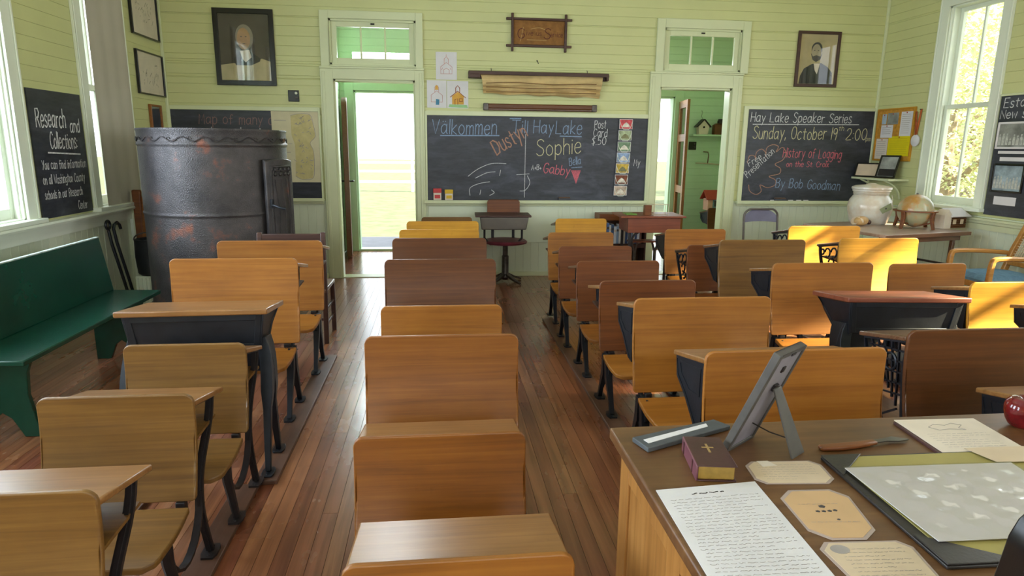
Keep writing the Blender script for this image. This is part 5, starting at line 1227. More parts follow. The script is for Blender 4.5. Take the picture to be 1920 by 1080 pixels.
def folding_chair():
    t = thing('folding_chair', 'grey metal folding chair under the speaker series blackboard', 'chair', (3.60, 6.95, 0), R(4)); m = flat('grey_enamel', '#6a625c', 0.35, 0.3, 0.5, 0.1)
    w = 0.205
    P = [(-w, 0, 0.0), (-w, 0.03, 0.40), (-w, 0.06, 0.70)]+[(-w+0.09-0.09*math.cos(a*PI/12), 0.062, 0.72+0.085*math.sin(a*PI/12)) for a in range(1, 7)]+[(w-0.09+0.09*math.sin(a*PI/12), 0.062, 0.72+0.085*math.cos(a*PI/12)) for a in range(1, 7)]+[(w, 0.06, 0.70), (w, 0.03, 0.40), (w, 0, 0)]
    MB().tube(P, 0.012, 8).build('frame', m, t)
    mb = MB(); n = 12; vs = []
    for i in range(n+1):
        q = i/n; x = -w+0.006+(2*w-0.012)*q; zt_ = 0.80-0.075*(abs(2*q-1))**3.2; y = 0.062+0.03*(1-(2*q-1)**2)
        for s in (0, 0.004): vs += [(x, y+s, 0.655+0.01*(1-(2*q-1)**2)), (x, y+s, zt_)]
    fs = []
    for i in range(n):
        a = i*4; b = a+4; fs += [(a, b, b+1, a+1), (a+2, a+3, b+3, b+2), (a, a+2, b+2, b), (a+1, b+1, b+3, a+3)]
    fs += [(0, 1, 3, 2), (n*4, n*4+2, n*4+3, n*4+1)]
    mb.add(vs, fs).build('backrest', flat('blue_grey_enamel', '#8a88a0', 0.3, 0.2, 0.5, 0.1), t)
    for s in (-1, 1): MB().tube([(s*(w-0.025), 0.02, 0.46), (s*(w-0.025), -0.12, 0.40), (s*(w-0.025), 0.30, 0.0)], 0.010, 8).build('rear_leg', m, t)
    MB().box(-w+0.02, w-0.02, -0.36, 0.0, 0.425, 0.44).build('seat', m, t, bevel=0.006)
    for s in (-1, 1): MB().tube([(s*(w-0.01), -0.30, 0.42), (s*(w-0.01), 0.02, 0.20)], 0.008, 6).build('link', m, t)
folding_chair()

# entry beyond the right doorway
o = MB().box(0, 0.62, -0.17, 0, 0, 0.025).build('wall_shelf', M['teal'], None, bevel=0.004); o.location = (3.60, VY1, 1.63); tag(o, 'pale green wall shelf in the right entry holding the birdhouse', 'shelf')
def birdhouse():
    t = thing('birdhouse', 'little cream birdhouse with a dark roof on the green entry shelf', 'birdhouse', (3.76, VY1-0.09, 1.656))
    MB().prism([(-0.065, 0), (0.065, 0), (0.08, 0.11), (0, 0.195), (-0.08, 0.11)], 'y', -0.05, 0.05).build('body', M['cream'], t, bevel=0.003)
    mb = MB()
    for s in (-1, 1): mb.sweep([(0, 0, 0.208), (s*0.105, 0, 0.10)], 0.13, 0.012, (0, 1, 0))
    mb.build('roof', M['iron2'], t)
    MB().prism(circ(0, 0.10, 0.015, 0.015, 14), 'y', -0.0515, -0.05).build('entrance', M['black'], t, smooth=False)
    MB().tube([(0, 0, 0.205), (-0.03, 0, 0.25), (-0.015, 0, 0.30), (-0.03, 0, 0.33)], 0.003, 6).build('hanging_wire', M['steel'], t)
birdhouse()
def tin():
    t = thing('oil_tin', 'dark square tin can with a screw cap on the green entry shelf', 'tin', (4.02, VY1-0.09, 1.656))
    MB().box(-0.10, 0.10, -0.05, 0.05, 0, 0.13).hexa([(-0.10, -0.05, 0.13), (0.10, -0.05, 0.13), (0.10, 0.05, 0.13), (-0.10, 0.05, 0.13)], [(-0.07, -0.03, 0.155), (0.07, -0.03, 0.155), (0.07, 0.03, 0.155), (-0.07, 0.03, 0.155)]).build('body', M['brown'], t, bevel=0.006)
    MB().lathe([(0.045, 0.155), (0.045, 0.19), (0.035, 0.20), (0.035, 0.215), (0, 0.218)], (0.0, 0, 0), 18).build('cap', M['iron2'], t)
tin()
def twig_hook():
    t = thing('twig_peg', 'thin forked twig peg on the green wall above the toy house', 'peg', (3.88, VY1, 1.25))
    MB().tube([(-0.16, -0.02, 0.005), (0.0, -0.02, 0.0), (0.25, -0.02, -0.02)], 0.007, 6).build('rail', M['tan'], t)
    MB().tube([(0.02, -0.02, 0), (0.025, -0.03, 0.12), (0.01, -0.03, 0.16), (-0.06, -0.03, 0.165)], 0.007, 6).build('twig', M['brown'], t)
twig_hook()
def toy_house():
    t = thing('toy_house', 'red-roofed toy house standing on the dark desk in the green entry', 'toy house', (3.87, 8.88, 0.622), R(4))
    MB().box(-0.15, 0.14, -0.07, 0.07, 0, 0.16).build('walls', flat('blue_grey_card', '#7f98a6', 0.6, 0, 0.4, 0.2, 20), t, bevel=0.002)
    MB().box(-0.152, -0.08, -0.073, 0.07, 0, 0.16).build('end_wall', flat('peach_card', '#d8a890', 0.6), t, bevel=0.002)
    for x in (-0.03, 0.045): MB().box(x-0.025, x+0.025, -0.073, -0.07, 0.05, 0.13).build('window', M['ink'], t, smooth=False)
    mb = MB(); rd = flat('red_card_roof', '#a83c2c', 0.55)
    mb.prism([(-0.11, 0.15), (0, 0.275), (0.11, 0.15), (0.10, 0.145), (0, 0.26), (-0.10, 0.145)], 'x', -0.19, 0.175); mb.build('roof', rd, t)
    MB().box(0.06, 0.16, -0.10, -0.07, 0, 0.02).build('porch', M['iron2'], t)
toy_house()

# ------------------------------------------------------------------ right corner
def corner_table():
    t = thing('corner_table', 'worn folding wooden table in the right corner carrying the globe', 'table', (3.85, 5.26, 0), R(13.3)); m = M['topd']
    MB().box(0, 1.035, 0, 0.96, 0.712, 0.74).build('tabletop', M['tabw'], t, bevel=0.005)
    MB().box(-0.003, 1.038, -0.006, 0, 0.705, 0.738).build('edge_band', M['topd'], t, bevel=0.002)
    MB().box(0.06, 0.98, 0.05, 0.075, 0.655, 0.712).build('apron', m, t, bevel=0.002)
    for x in (0.08, 0.94):
        for y in (0.09, 0.85): MB().sweep([(x, y, 0.71), (x+(0.02 if x < .5 else -0.02), y, 0.0)], 0.034, 0.034).build('leg', m, t, bevel=0.004)
        MB().tube([(x, 0.09, 0.42), (x, 0.85, 0.42)], 0.011, 8).build('brace', M['steel'], t)
M['tabw'] = wood('pale_worn_table_wood', '#8a7464', '#b09a8a', '#c4b2a2', 'x', 0.3)
corner_table()
def crock():
    t = thing('water_crock', 'big cream stoneware water crock with a lid on the corner table', 'crock', (4.30, 6.17, 0.74))
    m, nt, b = newmat('stoneware_glaze'); v = coords(nt, (1, 1, 1), False); f = noise(nt, v, 4, 5, 0.6)
    nt.links.new(ramp(nt, f, [(0.3, '#cdb393'), (0.5, '#d9d2c4'), (0.75, '#dcdcd8')]), b.inputs['Base Color']); b.inputs['Roughness'].default_value = 0.22
    MB().lathe([(0, 0), (0.155, 0), (0.17, 0.015), (0.185, 0.06), (0.202, 0.13), (0.203, 0.18), (0.19, 0.235), (0.165, 0.27), (0.155, 0.285), (0.157, 0.31), (0.172, 0.322), (0.172, 0.338), (0, 0.34)], (0, 0, 0), 48).build('body', m, t)
    MB().lathe([(0.176, 0.338), (0.182, 0.345), (0.18, 0.362), (0.15, 0.375), (0.06, 0.385), (0.03, 0.40), (0.0, 0.402)], (0, 0, 0), 40).build('lid', m, t)
    for k in range(3): MB().lathe([(0.158+0.002*k, 0.287+k*0.01), (0.164, 0.291+k*0.01), (0.158+0.002*k, 0.295+k*0.01)], (0, 0, 0), 40).build('rib', m, t)
    tg = thing('paper_tag', 'greenish card tag hanging from the stoneware crock', 'tag', (4.40, 5.97, 0.90), R(4))
    MB().hexa([(-0.10, 0, -0.045), (0.0, 0, 0.0), (0.0, 0.003, 0.0), (-0.10, 0.003, -0.045)], [(-0.14, 0, 0.0), (-0.02, 0, 0.06), (-0.02, 0.003, 0.06), (-0.14, 0.003, 0.0)]).build('card', flat('greenish_card', '#9aa27c', 0.7), tg)
    MB().tube([(-0.01, 0.0, 0.035), (0.01, 0.02, 0.09), (0.02, 0.05, 0.13)], 0.002, 5).build('string', M['cream'], tg)
    MB().prism(circ(-0.07, 0.005, 0.009, 0.009, 10), 'y', -0.001, 0.0).build('hole_mark', M['ink'], tg, smooth=False)
crock()
def globe():
    t = thing('globe', 'old terrestrial globe in a four-legged wooden cradle on the corner table', 'globe', (4.49, 5.77, 0.741), R(10))
    m, nt, b = newmat('aged_globe_print'); v = coords(nt, (1, 1, 1), False); f = noise(nt, v, 7, 6, 0.55)
    nt.links.new(ramp(nt, f, [(0.40, '#a3a07c'), (0.50, '#aca27e'), (0.53, '#b89668'), (0.62, '#b4803c'), (0.75, '#b7a85c')]), b.inputs['Base Color']); b.inputs['Roughness'].default_value = 0.35; b.inputs['Coat Weight'].default_value = 0.3
    MB().sphere((0, 0, 0.165), 0.152, nu=40, nv=24).build('ball', m, t)
    mb = MB().lathe([(0.155, 0.158), (0.188, 0.158), (0.188, 0.170), (0.155, 0.170), (0.155, 0.158)], (0, 0, 0), 48); mb.build('horizon_ring', M['redb'], t)
    for k in range(4):
        a = k*PI/2+R(-80); c, s = math.cos(a), math.sin(a)
        MB().sweep([(0.178*c, 0.178*s, 0.160), (0.165*c, 0.165*s, 0.10), (0.175*c, 0.175*s, 0.05), (0.19*c, 0.19*s, 0.0)], [0.035, 0.034, 0.032, 0.028], [0.022, 0.026, 0.022, 0.018], (-s, c, 0)).build('leg', M['redb'], t, bevel=0.003)
    mb = MB()
    for k in range(2):
        a = k*PI/2+R(-80); c, s = math.cos(a), math.sin(a); mb.sweep([(0.165*c, 0.165*s, 0.06), (0, 0, 0.012+0.012*k), (-0.165*c, -0.165*s, 0.06)], 0.016, 0.012, (-s, c, 0))
    mb.build('cross_stretcher', M['redb'], t)
    MB().lathe([(0, 0.317), (0.010, 0.317), (0.010, 0.326), (0, 0.33)], (0, 0, 0), 12).build('pole_pin', M['steel'], t)
globe()
def model_cabin():
    t = thing('model_cabin', 'small brown model cabin with a white roof beside the globe', 'model house', (4.86, 5.78, 0.742), R(13))
    MB().box(-0.07, 0.13, -0.06, 0.10, 0, 0.115).build('log_walls', M['brown'], t, bevel=0.003)
    mb = MB()
    for i in range(6): mb.tube([(-0.075, -0.062, 0.01+i*0.0195), (0.135, -0.062, 0.01+i*0.0195)], 0.0095, 6)
    mb.build('logs', M['brown'], t)
    for x in (-0.02, 0.075): MB().box(x-0.02, x+0.02, -0.074, -0.068, 0.04, 0.085).build('window', M['tan'], t, bevel=0.002)
    MB().prism([(-0.10, 0.115), (0.02, 0.185), (0.14, 0.115), (0.135, 0.108), (0.02, 0.172), (-0.095, 0.108)], 'x', -0.09, 0.16).build('roof', M['paper'], t)
    MB().prism([(-0.06, 0), (-0.06, 0.13), (-0.015, 0.18), (0.03, 0.13), (0.03, 0)], 'y', -0.08, 0.02).build('gable_porch', M['cream'], t, bevel=0.002).location = (-0.105, 0, 0)
model_cabin()
def shell():
    t = thing('seashell', 'tan spiral seashell at the left edge of the corner table', 'shell', (4.10, 5.96, 0.74), R(20))
    mb = MB(); n, k = 40, 14; vs = []
    for i in range(n+1):
        q = i/n; a = q*5*PI; r = 0.005+0.045*(1-q)**1.3; cx = -0.085+0.16*q; cr = 0.018*(1-q)
        for j in range(k):
            b = 2*PI*j/k; vs.append((cx+r*0.5*math.cos(b), cr*math.cos(a)+r*math.sin(b)*math.cos(a)*0.9-0*cr, 0.052+cr*math.sin(a)*0.4+r*math.cos(b+a)*0.75))
    mb.add(vs, [(i*k+j, i*k+(j+1) % k, (i+1)*k+(j+1) % k, (i+1)*k+j) for i in range(n) for j in range(k)])
    mb.build('spire', M['tan'], t)
    mb = MB().sphere((-0.02, 0, 0.048), 0.052, (1.75, 0.9, 0.9), 24, 14); mb.build('body_whorl', flat('shell_tan', '#c09a66', 0.4, 0, 0.4, 0.25, 14), t)
    MB().sphere((0.055, -0.025, 0.035), 0.026, (1.0, 0.9, 0.9), 14, 8).build('aperture', M['dark'], t)
shell()
def corner_shelf():
    t = thing('corner_shelf', 'small pale green wall shelf on brackets in the right corner', 'shelf', (XR, 0, 1.132), -PI/2)
    MB().box(-7.36, -6.70, -0.24, -0.001, 0, 0.024).build('board', M['trim'], t, bevel=0.003)
    for y in (-7.22, -6.80):
        MB().sweep(bez((y, -0.01, -0.20), (y, -0.02, -0.10), (y, -0.12, -0.03), (y, -0.21, -0.004), 8), 0.02, 0.014, (1, 0, 0)).build('bracket', M['trim'], t)
corner_shelf()
def shelf_frame(label, y, w, h, m, f, rot, fm):
    t = thing('photo_frame', label, 'picture frame', (XR-0.16, y, 1.157), -PI/2+rot, 'frames on the corner shelf')
    T = Matrix.Rotation(R(-18), 4, 'X')
    mb = MB(T); q = frame_mb(w, h, f, -0.016, 0.002); mb.add(q.v, q.f); mb.build('frame', fm, t, bevel=0.003)
    MB(T).box(-w/2+f*.8, w/2-f*.8, -0.006, -0.002, f*.8, h-f*.8).build('print', m, t)
    MB(T).box(-w/2+f*1.2, w/2-f*1.2, -0.0066, -0.006, f*1.3, h*0.40).build('printed_band', M['tan'] if w > h else M['coat'], t)
    MB().hexa([(-.03, .04, 0), (.03, .04, 0), (.03, .125, 0), (-.03, .125, 0)], [(-.03, h*.18, h*.6), (.03, h*.18, h*.6), (.03, h*.18+.006, h*.6), (-.03, h*.18+.006, h*.6)]).build('strut', M['dark'], t)
shelf_frame('low wide tan print in a black frame on the corner shelf', 7.19, 0.30, 0.165, M['tan'], 0.014, R(28), M['black'])
shelf_frame('taller dark photograph in a black frame on the corner shelf, nearer the window', 6.88, 0.225, 0.26, M['photo'], 0.018, R(22), M['black'])
def cork_board():
    t = thing('cork_board', 'cork notice board on the right wall above the corner shelf', 'notice board', (XR, 0, 0), -PI/2)
    MB().box(-7.315, -6.735, -0.018, -0.001, 1.36, 1.905).build('cork', flat('cork', '#c08a34', 0.8, 0, 0.3, 0.25, 30), t)
    mb = MB()
    for q in ((-7.33, -7.315, 1.345, 1.92), (-6.735, -6.72, 1.345, 1.92), (-7.315, -6.735, 1.905, 1.92), (-7.315, -6.735, 1.345, 1.36)): mb.box(q[0], q[1], -0.026, -0.001, q[2], q[3])
    mb.build('frame', M['gold'], t, bevel=0.002)
    N = [('large pale notice sheet at the top right of the cork board', -6.93, -6.75, 1.60, 1.875, M['paper']), ('landscape snapshot pinned at the top of the cork board', -7.15, -6.97, 1.745, 1.87, M['photo']), ('white typed sheet at the left of the cork board', -7.24, -7.04, 1.60, 1.74, M['paper']),
         ('tan notice sheet at the lower left of the cork board', -7.30, -7.10, 1.365, 1.59, M['cream']), ('bright yellow notice sheet on the cork board', -7.09, -6.742, 1.40, 1.615, flat('yellow_paper', '#e2cf12', 0.7, 0, 0.3, 0.05)), ('small blue leaflet at the upper left of the cork board', -7.24, -7.165, 1.75, 1.86, flat('pale_blue_paper', '#a9bcc8', 0.7))]
    for i, (l, a, b, c, d, m) in enumerate(N):
        s = thing('notice_sheet', l, 'notice', (XR-0.0185-0.0012*(i % 3), 0, 0), -PI/2, 'notices on the cork board')
        MB().box(a, b, -0.001, 0, c, d).build('sheet', m, s)
        mb = MB(); z = d-0.03
        while z > c+0.03: mb.ribbon([(a+0.02, z), (b-0.02-0.03*random.random(), z)], 0.004, -0.0014); z -= 0.022
        if m is not M['photo']: mb.build('text_lines', M['inkl'] if 'yellow' not in l else flat('faint_yellow_ink', '#b8a820', 0.8), s, smooth=False, flip=False)
        MB().lathe([(0, 0), (0.007, 0.001), (0.008, 0.004), (0.0, 0.007)], (0, 0, 0), 10).build('push_pin', flat('pin_red', '#b03030', 0.4), s, loc=((a+b)/2, -0.001, d-0.012)).rotation_euler = (PI/2, 0, 0)
cork_board()
def paddle():
    t = thing('hand_paddle', 'white disc on an orange strap hanging beside the window', 'hanging disc', (XR, -0.02, 0), -PI/2)
    MB().lathe([(0, 0), (0.05, 0), (0.062, 0.008), (0.062, 0.02), (0.05, 0.026), (0, 0.03)], (0, 0, 0), 28).build('disc', M['paper'], t, loc=(-6.685, -0.004, 1.565)).rotation_euler = (PI/2, 0, 0)
    MB().hexa([(-6.708, -0.016, 1.62), (-6.682, -0.016, 1.62), (-6.682, -0.008, 1.62), (-6.708, -0.008, 1.62)], [(-6.672, -0.016, 1.89), (-6.648, -0.016, 1.89), (-6.648, -0.008, 1.89), (-6.672, -0.008, 1.89)]).build('strap', flat('orange_strap', '#c0602a', 0.6), t, bevel=0.003)
    MB().hexa([(-6.70, -0.026, 1.62), (-6.675, -0.026, 1.62), (-6.675, -0.018, 1.62), (-6.70, -0.018, 1.62)], [(-6.728, -0.026, 1.87), (-6.708, -0.026, 1.87), (-6.708, -0.018, 1.87), (-6.728, -0.018, 1.87)]).build('strap', flat('dark_orange_strap', '#a04c22', 0.6), t, bevel=0.003)
    MB().tube([(-6.66, -0.001, 1.885), (-6.66, -0.03, 1.885)], 0.005, 8).build('nail', M['steel'], t)
paddle()
def armchair():
    t = thing('armchair', 'wooden armchair with a blue cushion and cane back at the right edge', 'armchair', (4.64, 4.93, 0), R(-4)); m = M['armw']; hw = 0.235
    for s in (-1, 1):
        MB().sweep(bez((-0.235, s*hw, 0.0), (-0.24, s*hw, 0.3), (-0.245, s*hw, 0.58), (-0.225, s*hw, 0.605), 8)+bez((-0.20, s*hw, 0.615), (-0.1, s*hw, 0.625), (0.1, s*hw, 0.615), (0.27, s*hw, 0.60), 8), 0.042, 0.036, (0, 1, 0)).build('arm', m, t, bevel=0.008)
        MB().sweep([(0.22, s*(hw-0.02), 0.0), (0.24, s*(hw-0.02), 0.42), (0.30, s*(hw-0.02), 0.62), (0.40, s*(hw-0.02), 0.86)], 0.04, 0.045, (0, 1, 0)).build('rear_leg', m, t, bevel=0.006)
    MB().box(-0.25, 0.25, -hw+0.015, hw-0.015, 0.36, 0.41).build('seat_rail', m, t, bevel=0.006)
    mb = MB(); n, k = 12, 12; vs = []
    for s in (1, 0):
        for i in range(n+1):
            for j in range(k+1):
                u, v = i/n, j/k; e = (16*u*(1-u)*v*(1-v))**0.30
                vs.append((-0.245+0.49*u, (-hw+0.025)+(2*hw-0.05)*v, 0.41+(0.055*e+0.02 if s else 0.0)))
    q = (n+1)*(k+1); w = k+1; fs = []
    for i in range(n):
        for j in range(k): a = i*w+j; fs += [(a, a+w, a+w+1, a+1), (q+a, q+a+1, q+a+w+1, q+a+w)]
    for i in range(n): a = i*w; fs.append((a, q+a, q+a+w, a+w)); a += k; fs.append((a, a+w, q+a+w, q+a))
    for j in range(k): fs.append((j, j+1, q+j+1, q+j)); a = n*w+j; fs.append((a, q+a, q+a+1, a+1))
    mb.add(vs, fs).build('cushion', flat('blue_upholstery', '#5f7f95', 0.85, 0, 0.2, 0.15, 30, 0.1), t)
    for z0, z1, x in ((0.50, 0.54, 0.265), (0.815, 0.86, 0.385)): MB().box(x-0.015, x+0.02, -hw+0.02, hw-0.02, z0, z1).build('back_rail', m, t, bevel=0.006)
    mb = MB()
    for i in range(19): v = -hw+0.035+i*(2*hw-0.07)/18; mb.tube([(0.272, v, 0.53), (0.388, v, 0.83)], 0.003, 4)
    for i in range(15): q = i/14; mb.tube([(0.27+0.118*q, -hw+0.03, 0.53+0.30*q), (0.27+0.118*q, hw-0.03, 0.53+0.30*q)], 0.003, 4)
    mb.build('cane_panel', M['tan'], t)
M['armw'] = wood('light_oak_chair_wood', '#8a5a26', '#b5803e', '#c8985a', 'x', 0.3)
armchair()

# ------------------------------------------------------------------ teacher desk and the things on it
ZT = 0.76
def teacher_desk():
    t = thing('teacher_desk', 'broad wooden teacher desk with panelled sides at the lower right', 'desk', (0, 0, 0))
    x0, x1, y0, y1 = 0.425, 1.74, 0.70, 1.515
    MB().box(x0, x1, y0, y1, ZT-0.03, ZT).build('desktop', M['deskt'], t, bevel=0.006, seg=3)
    a, b, c, d = x0+0.025, x1-0.025, y0+0.03, y1-0.03; zt_ = ZT-0.03
    for nm, xx in (('side_panel', a), ('side_panel', b-0.02)):
        s = MB().box(xx+0.006, xx+0.014, c, d, 0.08, zt_).build(nm, M['oak'], t)
        mb = MB()
        for p, q in ((c, c+0.07), ((c+d)/2-0.035, (c+d)/2+0.035), (d-0.07, d)): mb.box(xx, xx+0.02, p, q, 0.02, zt_)
        for p, q in ((c+0.07, (c+d)/2-0.035), ((c+d)/2+0.035, d-0.07)):
            mb.box(xx, xx+0.02, p, q, zt_-0.075, zt_); mb.box(xx, xx+0.02, p, q, 0.08, 0.16)
        mb.build('rails_and_stiles', M['oak'], s, bevel=0.003)
    s = MB().box(a+0.02, b-0.02, d-0.014, d-0.006, 0.08, zt_).build('modesty_panel', M['oak'], t)
    mb = MB(); n = 4; L = (b-a-0.04)
    for i in range(n+1): p = a+0.02+L*i/n; mb.box(max(a+0.02, p-0.035), min(b-0.02, p+0.035), d-0.02, d, 0.08, zt_)
    for i in range(n): p = a+0.02+L*i/n; q = p+L/n; mb.box(p+0.035, q-0.035, d-0.02, d, zt_-0.075, zt_); mb.box(p+0.035, q-0.035, d-0.02, d, 0.08, 0.16)
    mb.build('rails_and_stiles', M['oak'], s, bevel=0.003)
    for xx in (a+0.02, b-0.40):
        for k in range(3):
            f = MB().box(xx+0.005, xx+0.37, c, c+0.02, 0.12+k*0.2, 0.305+k*0.2).build('drawer', M['oak'], t, bevel=0.004)
            MB().lathe([(0.0, 0.03), (0.016, 0.026), (0.016, 0.016), (0.008, 0.01), (0.01, 0)], (0, 0, 0), 14).build('knob', M['steel'], f, loc=(xx+0.19, c, 0.21+k*0.2)).rotation_euler = (PI/2, 0, 0)
        MB().box(xx, xx+0.375, c+0.02, d-0.02, 0.08, 0.10).build('pedestal_base', M['oak'], t)
    for x in (a+0.03, b-0.03):
        for y in (c+0.03, d-0.03): MB().box(x-0.025, x+0.025, y-0.025, y+0.025, 0, 0.08).build('foot', M['oak'], t, bevel=0.004)
teacher_desk()
def flat_sheet(name, label, cat, pts, mat, z=ZT+0.0005, th=0.0012, group=None):
    cx = sum(p[0] for p in pts)/len(pts); cy = sum(p[1] for p in pts)/len(pts)
    t = thing(name, label, cat, (cx, cy, z), 0, group)
    MB().prism([(x-cx, y-cy) for x, y in pts], 'z', 0, th).build('sheet', mat, t)
    return t, cx, cy
def quad_at(pts, u, v):     # pts: near-left, near-right, far-right, far-left
    a, b, c, d = pts
    return tuple((a[k]*(1-u)+b[k]*u)*(1-v)+(d[k]*(1-u)+c[k]*u)*v for k in (0, 1))
def hand_lines(t, cx, cy, pts, rows, mat, z, u0=0.08, u1=0.9, w=0.0016, v0=0.06, v1=0.92, seed=1, amp=0.0016, name='handwriting'):
    rnd = random.Random(seed); mb = MB()
    for r in range(rows):
        v = v1+(v0-v1)*(r+0.5)/rows; u = u0+rnd.uniform(0, 0.03); end = u1-(0.0 if rnd.random() < 0.7 else rnd.uniform(0.1, 0.4))
        while u < end:
            l = rnd.uniform(0.03, 0.10); n = max(3, int(l*90)); P = []
            for i in range(n):
                p = quad_at(pts, min(u1, u+l*i/(n-1)), v); P.append((p[0]-cx, p[1]-cy+rnd.uniform(-amp, amp)))
            for (xa, ya), (xb, yb) in zip(P, P[1:]):
                dx, dy = xb-xa, yb-ya; L = math.hypot(dx, dy) or 1; nx, ny = -dy/L*w/2, dx/L*w/2
                mb.add([(xa-nx, ya-ny, z), (xb-nx, yb-ny, z), (xb+nx, yb+ny, z), (xa+nx, ya+ny, z)], [(0, 1, 2, 3)])
            u += l+0.018
    return mb.build(name, mat, t, smooth=False, flip=False)
def rot_rect(cx, cy, w, h, a):
    c, s = math.cos(a), math.sin(a); return [(cx+c*x-s*y, cy+s*x+c*y) for x, y in ((-w/2, -h/2), (w/2, -h/2), (w/2, h/2), (-w/2, h/2))]
L_ = [(0.432, 0.80), (0.640, 0.785), (0.662, 1.213), (0.440, 1.197)]
t, cx, cy = flat_sheet('handwritten_letter', 'long white handwritten sheet at the near left edge of the teacher desk', 'paper', L_, M['paper'])
hand_lines(t, cx, cy, L_, 34, M['inkl'], 0.0016, 0.07, 0.93, 0.0010, 0.02, 0.90, 3); hand_lines(t, cx, cy, L_, 1, M['ink'], 0.0016, 0.3, 0.62, 0.003, 0.91, 0.955, 4, 0.002, 'heading')
lam = flat('laminate_film', '#b5a29a', 0.18, 0, 0.6, 0.05)
def card(label, pts, m, rows, kind, chamfer=0.02):
    cx = sum(p[0] for p in pts)/4; cy = sum(p[1] for p in pts)/4
    t = thing('laminated_card', label, 'card', (cx, cy, ZT+0.0005), 0, 'laminated cards on the teacher desk')
    P = [(x-cx, y-cy) for x, y in pts]
    def oct_(k):
        o = []
        for i in range(4):
            p = Vector(P[i])*k; a = Vector(P[i-1])*k; b = Vector(P[(i+1) % 4])*k
            o += [tuple(p+(a-p).normalized()*chamfer), tuple(p+(b-p).normalized()*chamfer)]
        return o
    MB().prism(oct_(1.0), 'z', 0, 0.001).build('film_border', lam, t)
    MB().prism(oct_(0.93), 'z', 0.001, 0.0016).build('card_face', m, t)
    hand_lines(t, cx, cy, pts, rows, M['inkl'], 0.002, 0.14, 0.86, 0.0009, 0.14, 0.86, rows, 0.0012, 'printed_lines')
    if kind == 'crest':
        mb = MB()
        for dx, dy, s in ((0, 0.012, 0.012), (-0.018, -0.004, 0.008), (-0.006, -0.005, 0.008), (0.006, -0.005, 0.008), (0.018, -0.004, 0.008), (0.006, -0.035, 0.006)):
            q = quad_at(pts, 0.5, 0.56); mb.prism([(q[0]-cx+dx+s*0.6*math.cos(a), q[1]-cy+dy+s*0.5*math.sin(a)) for a in (0, 1.2, 2.6, 3.6, 5)], 'z', 0.0017, 0.0021)
        mb.build('emblem', M['ink'], t, smooth=False)
    if kind == 'seal':
        q = quad_at(pts, 0.2, 0.82); MB().prism([(q[0]-cx+0.017*math.cos(k*PI/10), q[1]-cy+0.013*math.sin(k*PI/10)) for k in range(20)], 'z', 0.0017, 0.0021).build('seal', M['inkl'], t, smooth=False)
    if kind == 'patch':
        q = quad_at(pts, 0.30, 0.86); MB().prism([(q[0]-cx-0.016, q[1]-cy-0.012), (q[0]-cx+0.018, q[1]-cy-0.010), (q[0]-cx+0.008, q[1]-cy+0.014), (q[0]-cx-0.018, q[1]-cy+0.014)], 'z', 0.0017, 0.0022).build('worn_patch', M['cream'], t, smooth=False)
    return t
card('laminated tan card with a pale patch, just behind the strut of the easel frame', [(0.663, 1.202), (0.836, 1.188), (0.850, 1.292), (0.676, 1.302)], M['tan'], 7, 'patch')
card('middle laminated tan card with a small emblem, beside the handwritten sheet', [(0.672, 0.998), (0.795, 0.988), (0.832, 1.166), (0.684, 1.173)], flat('orange_tan_card', '#cfaa7e', 0.6, 0, 0.3, 0.05), 2, 'crest', 0.03)
card('nearest laminated cream card with a printed seal, at the bottom edge of the photo', [(0.668, 0.86), (0.815, 0.852), (0.838, 0.982), (0.663, 0.992)], M['tan'], 9, 'seal')
def slate_board():
    c = ((0.457+0.477+0.719+0.696)/4, (1.425+1.364+1.482+1.517)/4)
    t = thing('slate_strip', 'dark slate tablet with a white paper strip at the far left of the teacher desk', 'slate', (c[0], c[1], ZT))
    P = [(0.457, 1.425), (0.477, 1.364), (0.724, 1.470), (0.697, 1.512)]; P = [(x-c[0], y-c[1]) for x, y in P]
    MB().prism(P, 'z', 0.001, 0.013).build('tablet', flat('grey_slate', '#4d5053', 0.6, 0, 0.4, 0.2, 20), t, bevel=0.002)
    k = [quad_at([P[1], P[2], P[3], P[0]], u, v) for u, v in ((0.06, 0.30), (0.80, 0.42), (0.84, 0.72), (0.06, 0.62))]
    MB().prism(k, 'z', 0.013, 0.014).build('paper_strip', M['paper'], t)
slate_board()
def bible():
    t = thing('book', 'small thick dark red book with a cross on its cover, on the teacher desk', 'book', (0.592, 1.293, ZT), R(-9)); w, h, d = 0.084, 0.145, 0.036
    lea = flat('dark_red_leather', '#4a2a2a', 0.38, 0, 0.5, 0.2, 18, 0.1)
    for z in (0, d-0.003): MB().box(-w/2, w/2, -h/2, h/2, z, z+0.003).build('cover', lea, t, bevel=0.0012)
    MB().box(-w/2-0.002, -w/2+0.003, -h/2, h/2, 0, d).build('spine', flat('worn_purple_leather', '#6a3c44', 0.45, 0, 0.5, 0.25, 18), t, bevel=0.002)
    mb = MB().box(-w/2+0.003, w/2-0.004, -h/2+0.004, h/2-0.004, 0.003, d-0.003)
    mb.build('page_block', flat('gilt_page_edges', '#a5833c', 0.4, 0.3, 0.5, 0.15, 60), t, bevel=0.002)
    gl = flat('gilt', '#b89a6a', 0.4, 0.6)
    MB().box(-0.0025, 0.0025, -0.008, 0.034, d, d+0.0006).box(-0.013, -0.0025, 0.014, 0.019, d, d+0.0006).box(0.0025, 0.013, 0.014, 0.019, d, d+0.0006).build('cross_stamp', gl, t, smooth=False)
    for y in (-0.04, 0.045): MB().box(-w/2-0.0035, -w/2-0.001, y, y+0.006, 0.004, d-0.004).build('spine_band', lea, t)
bible()
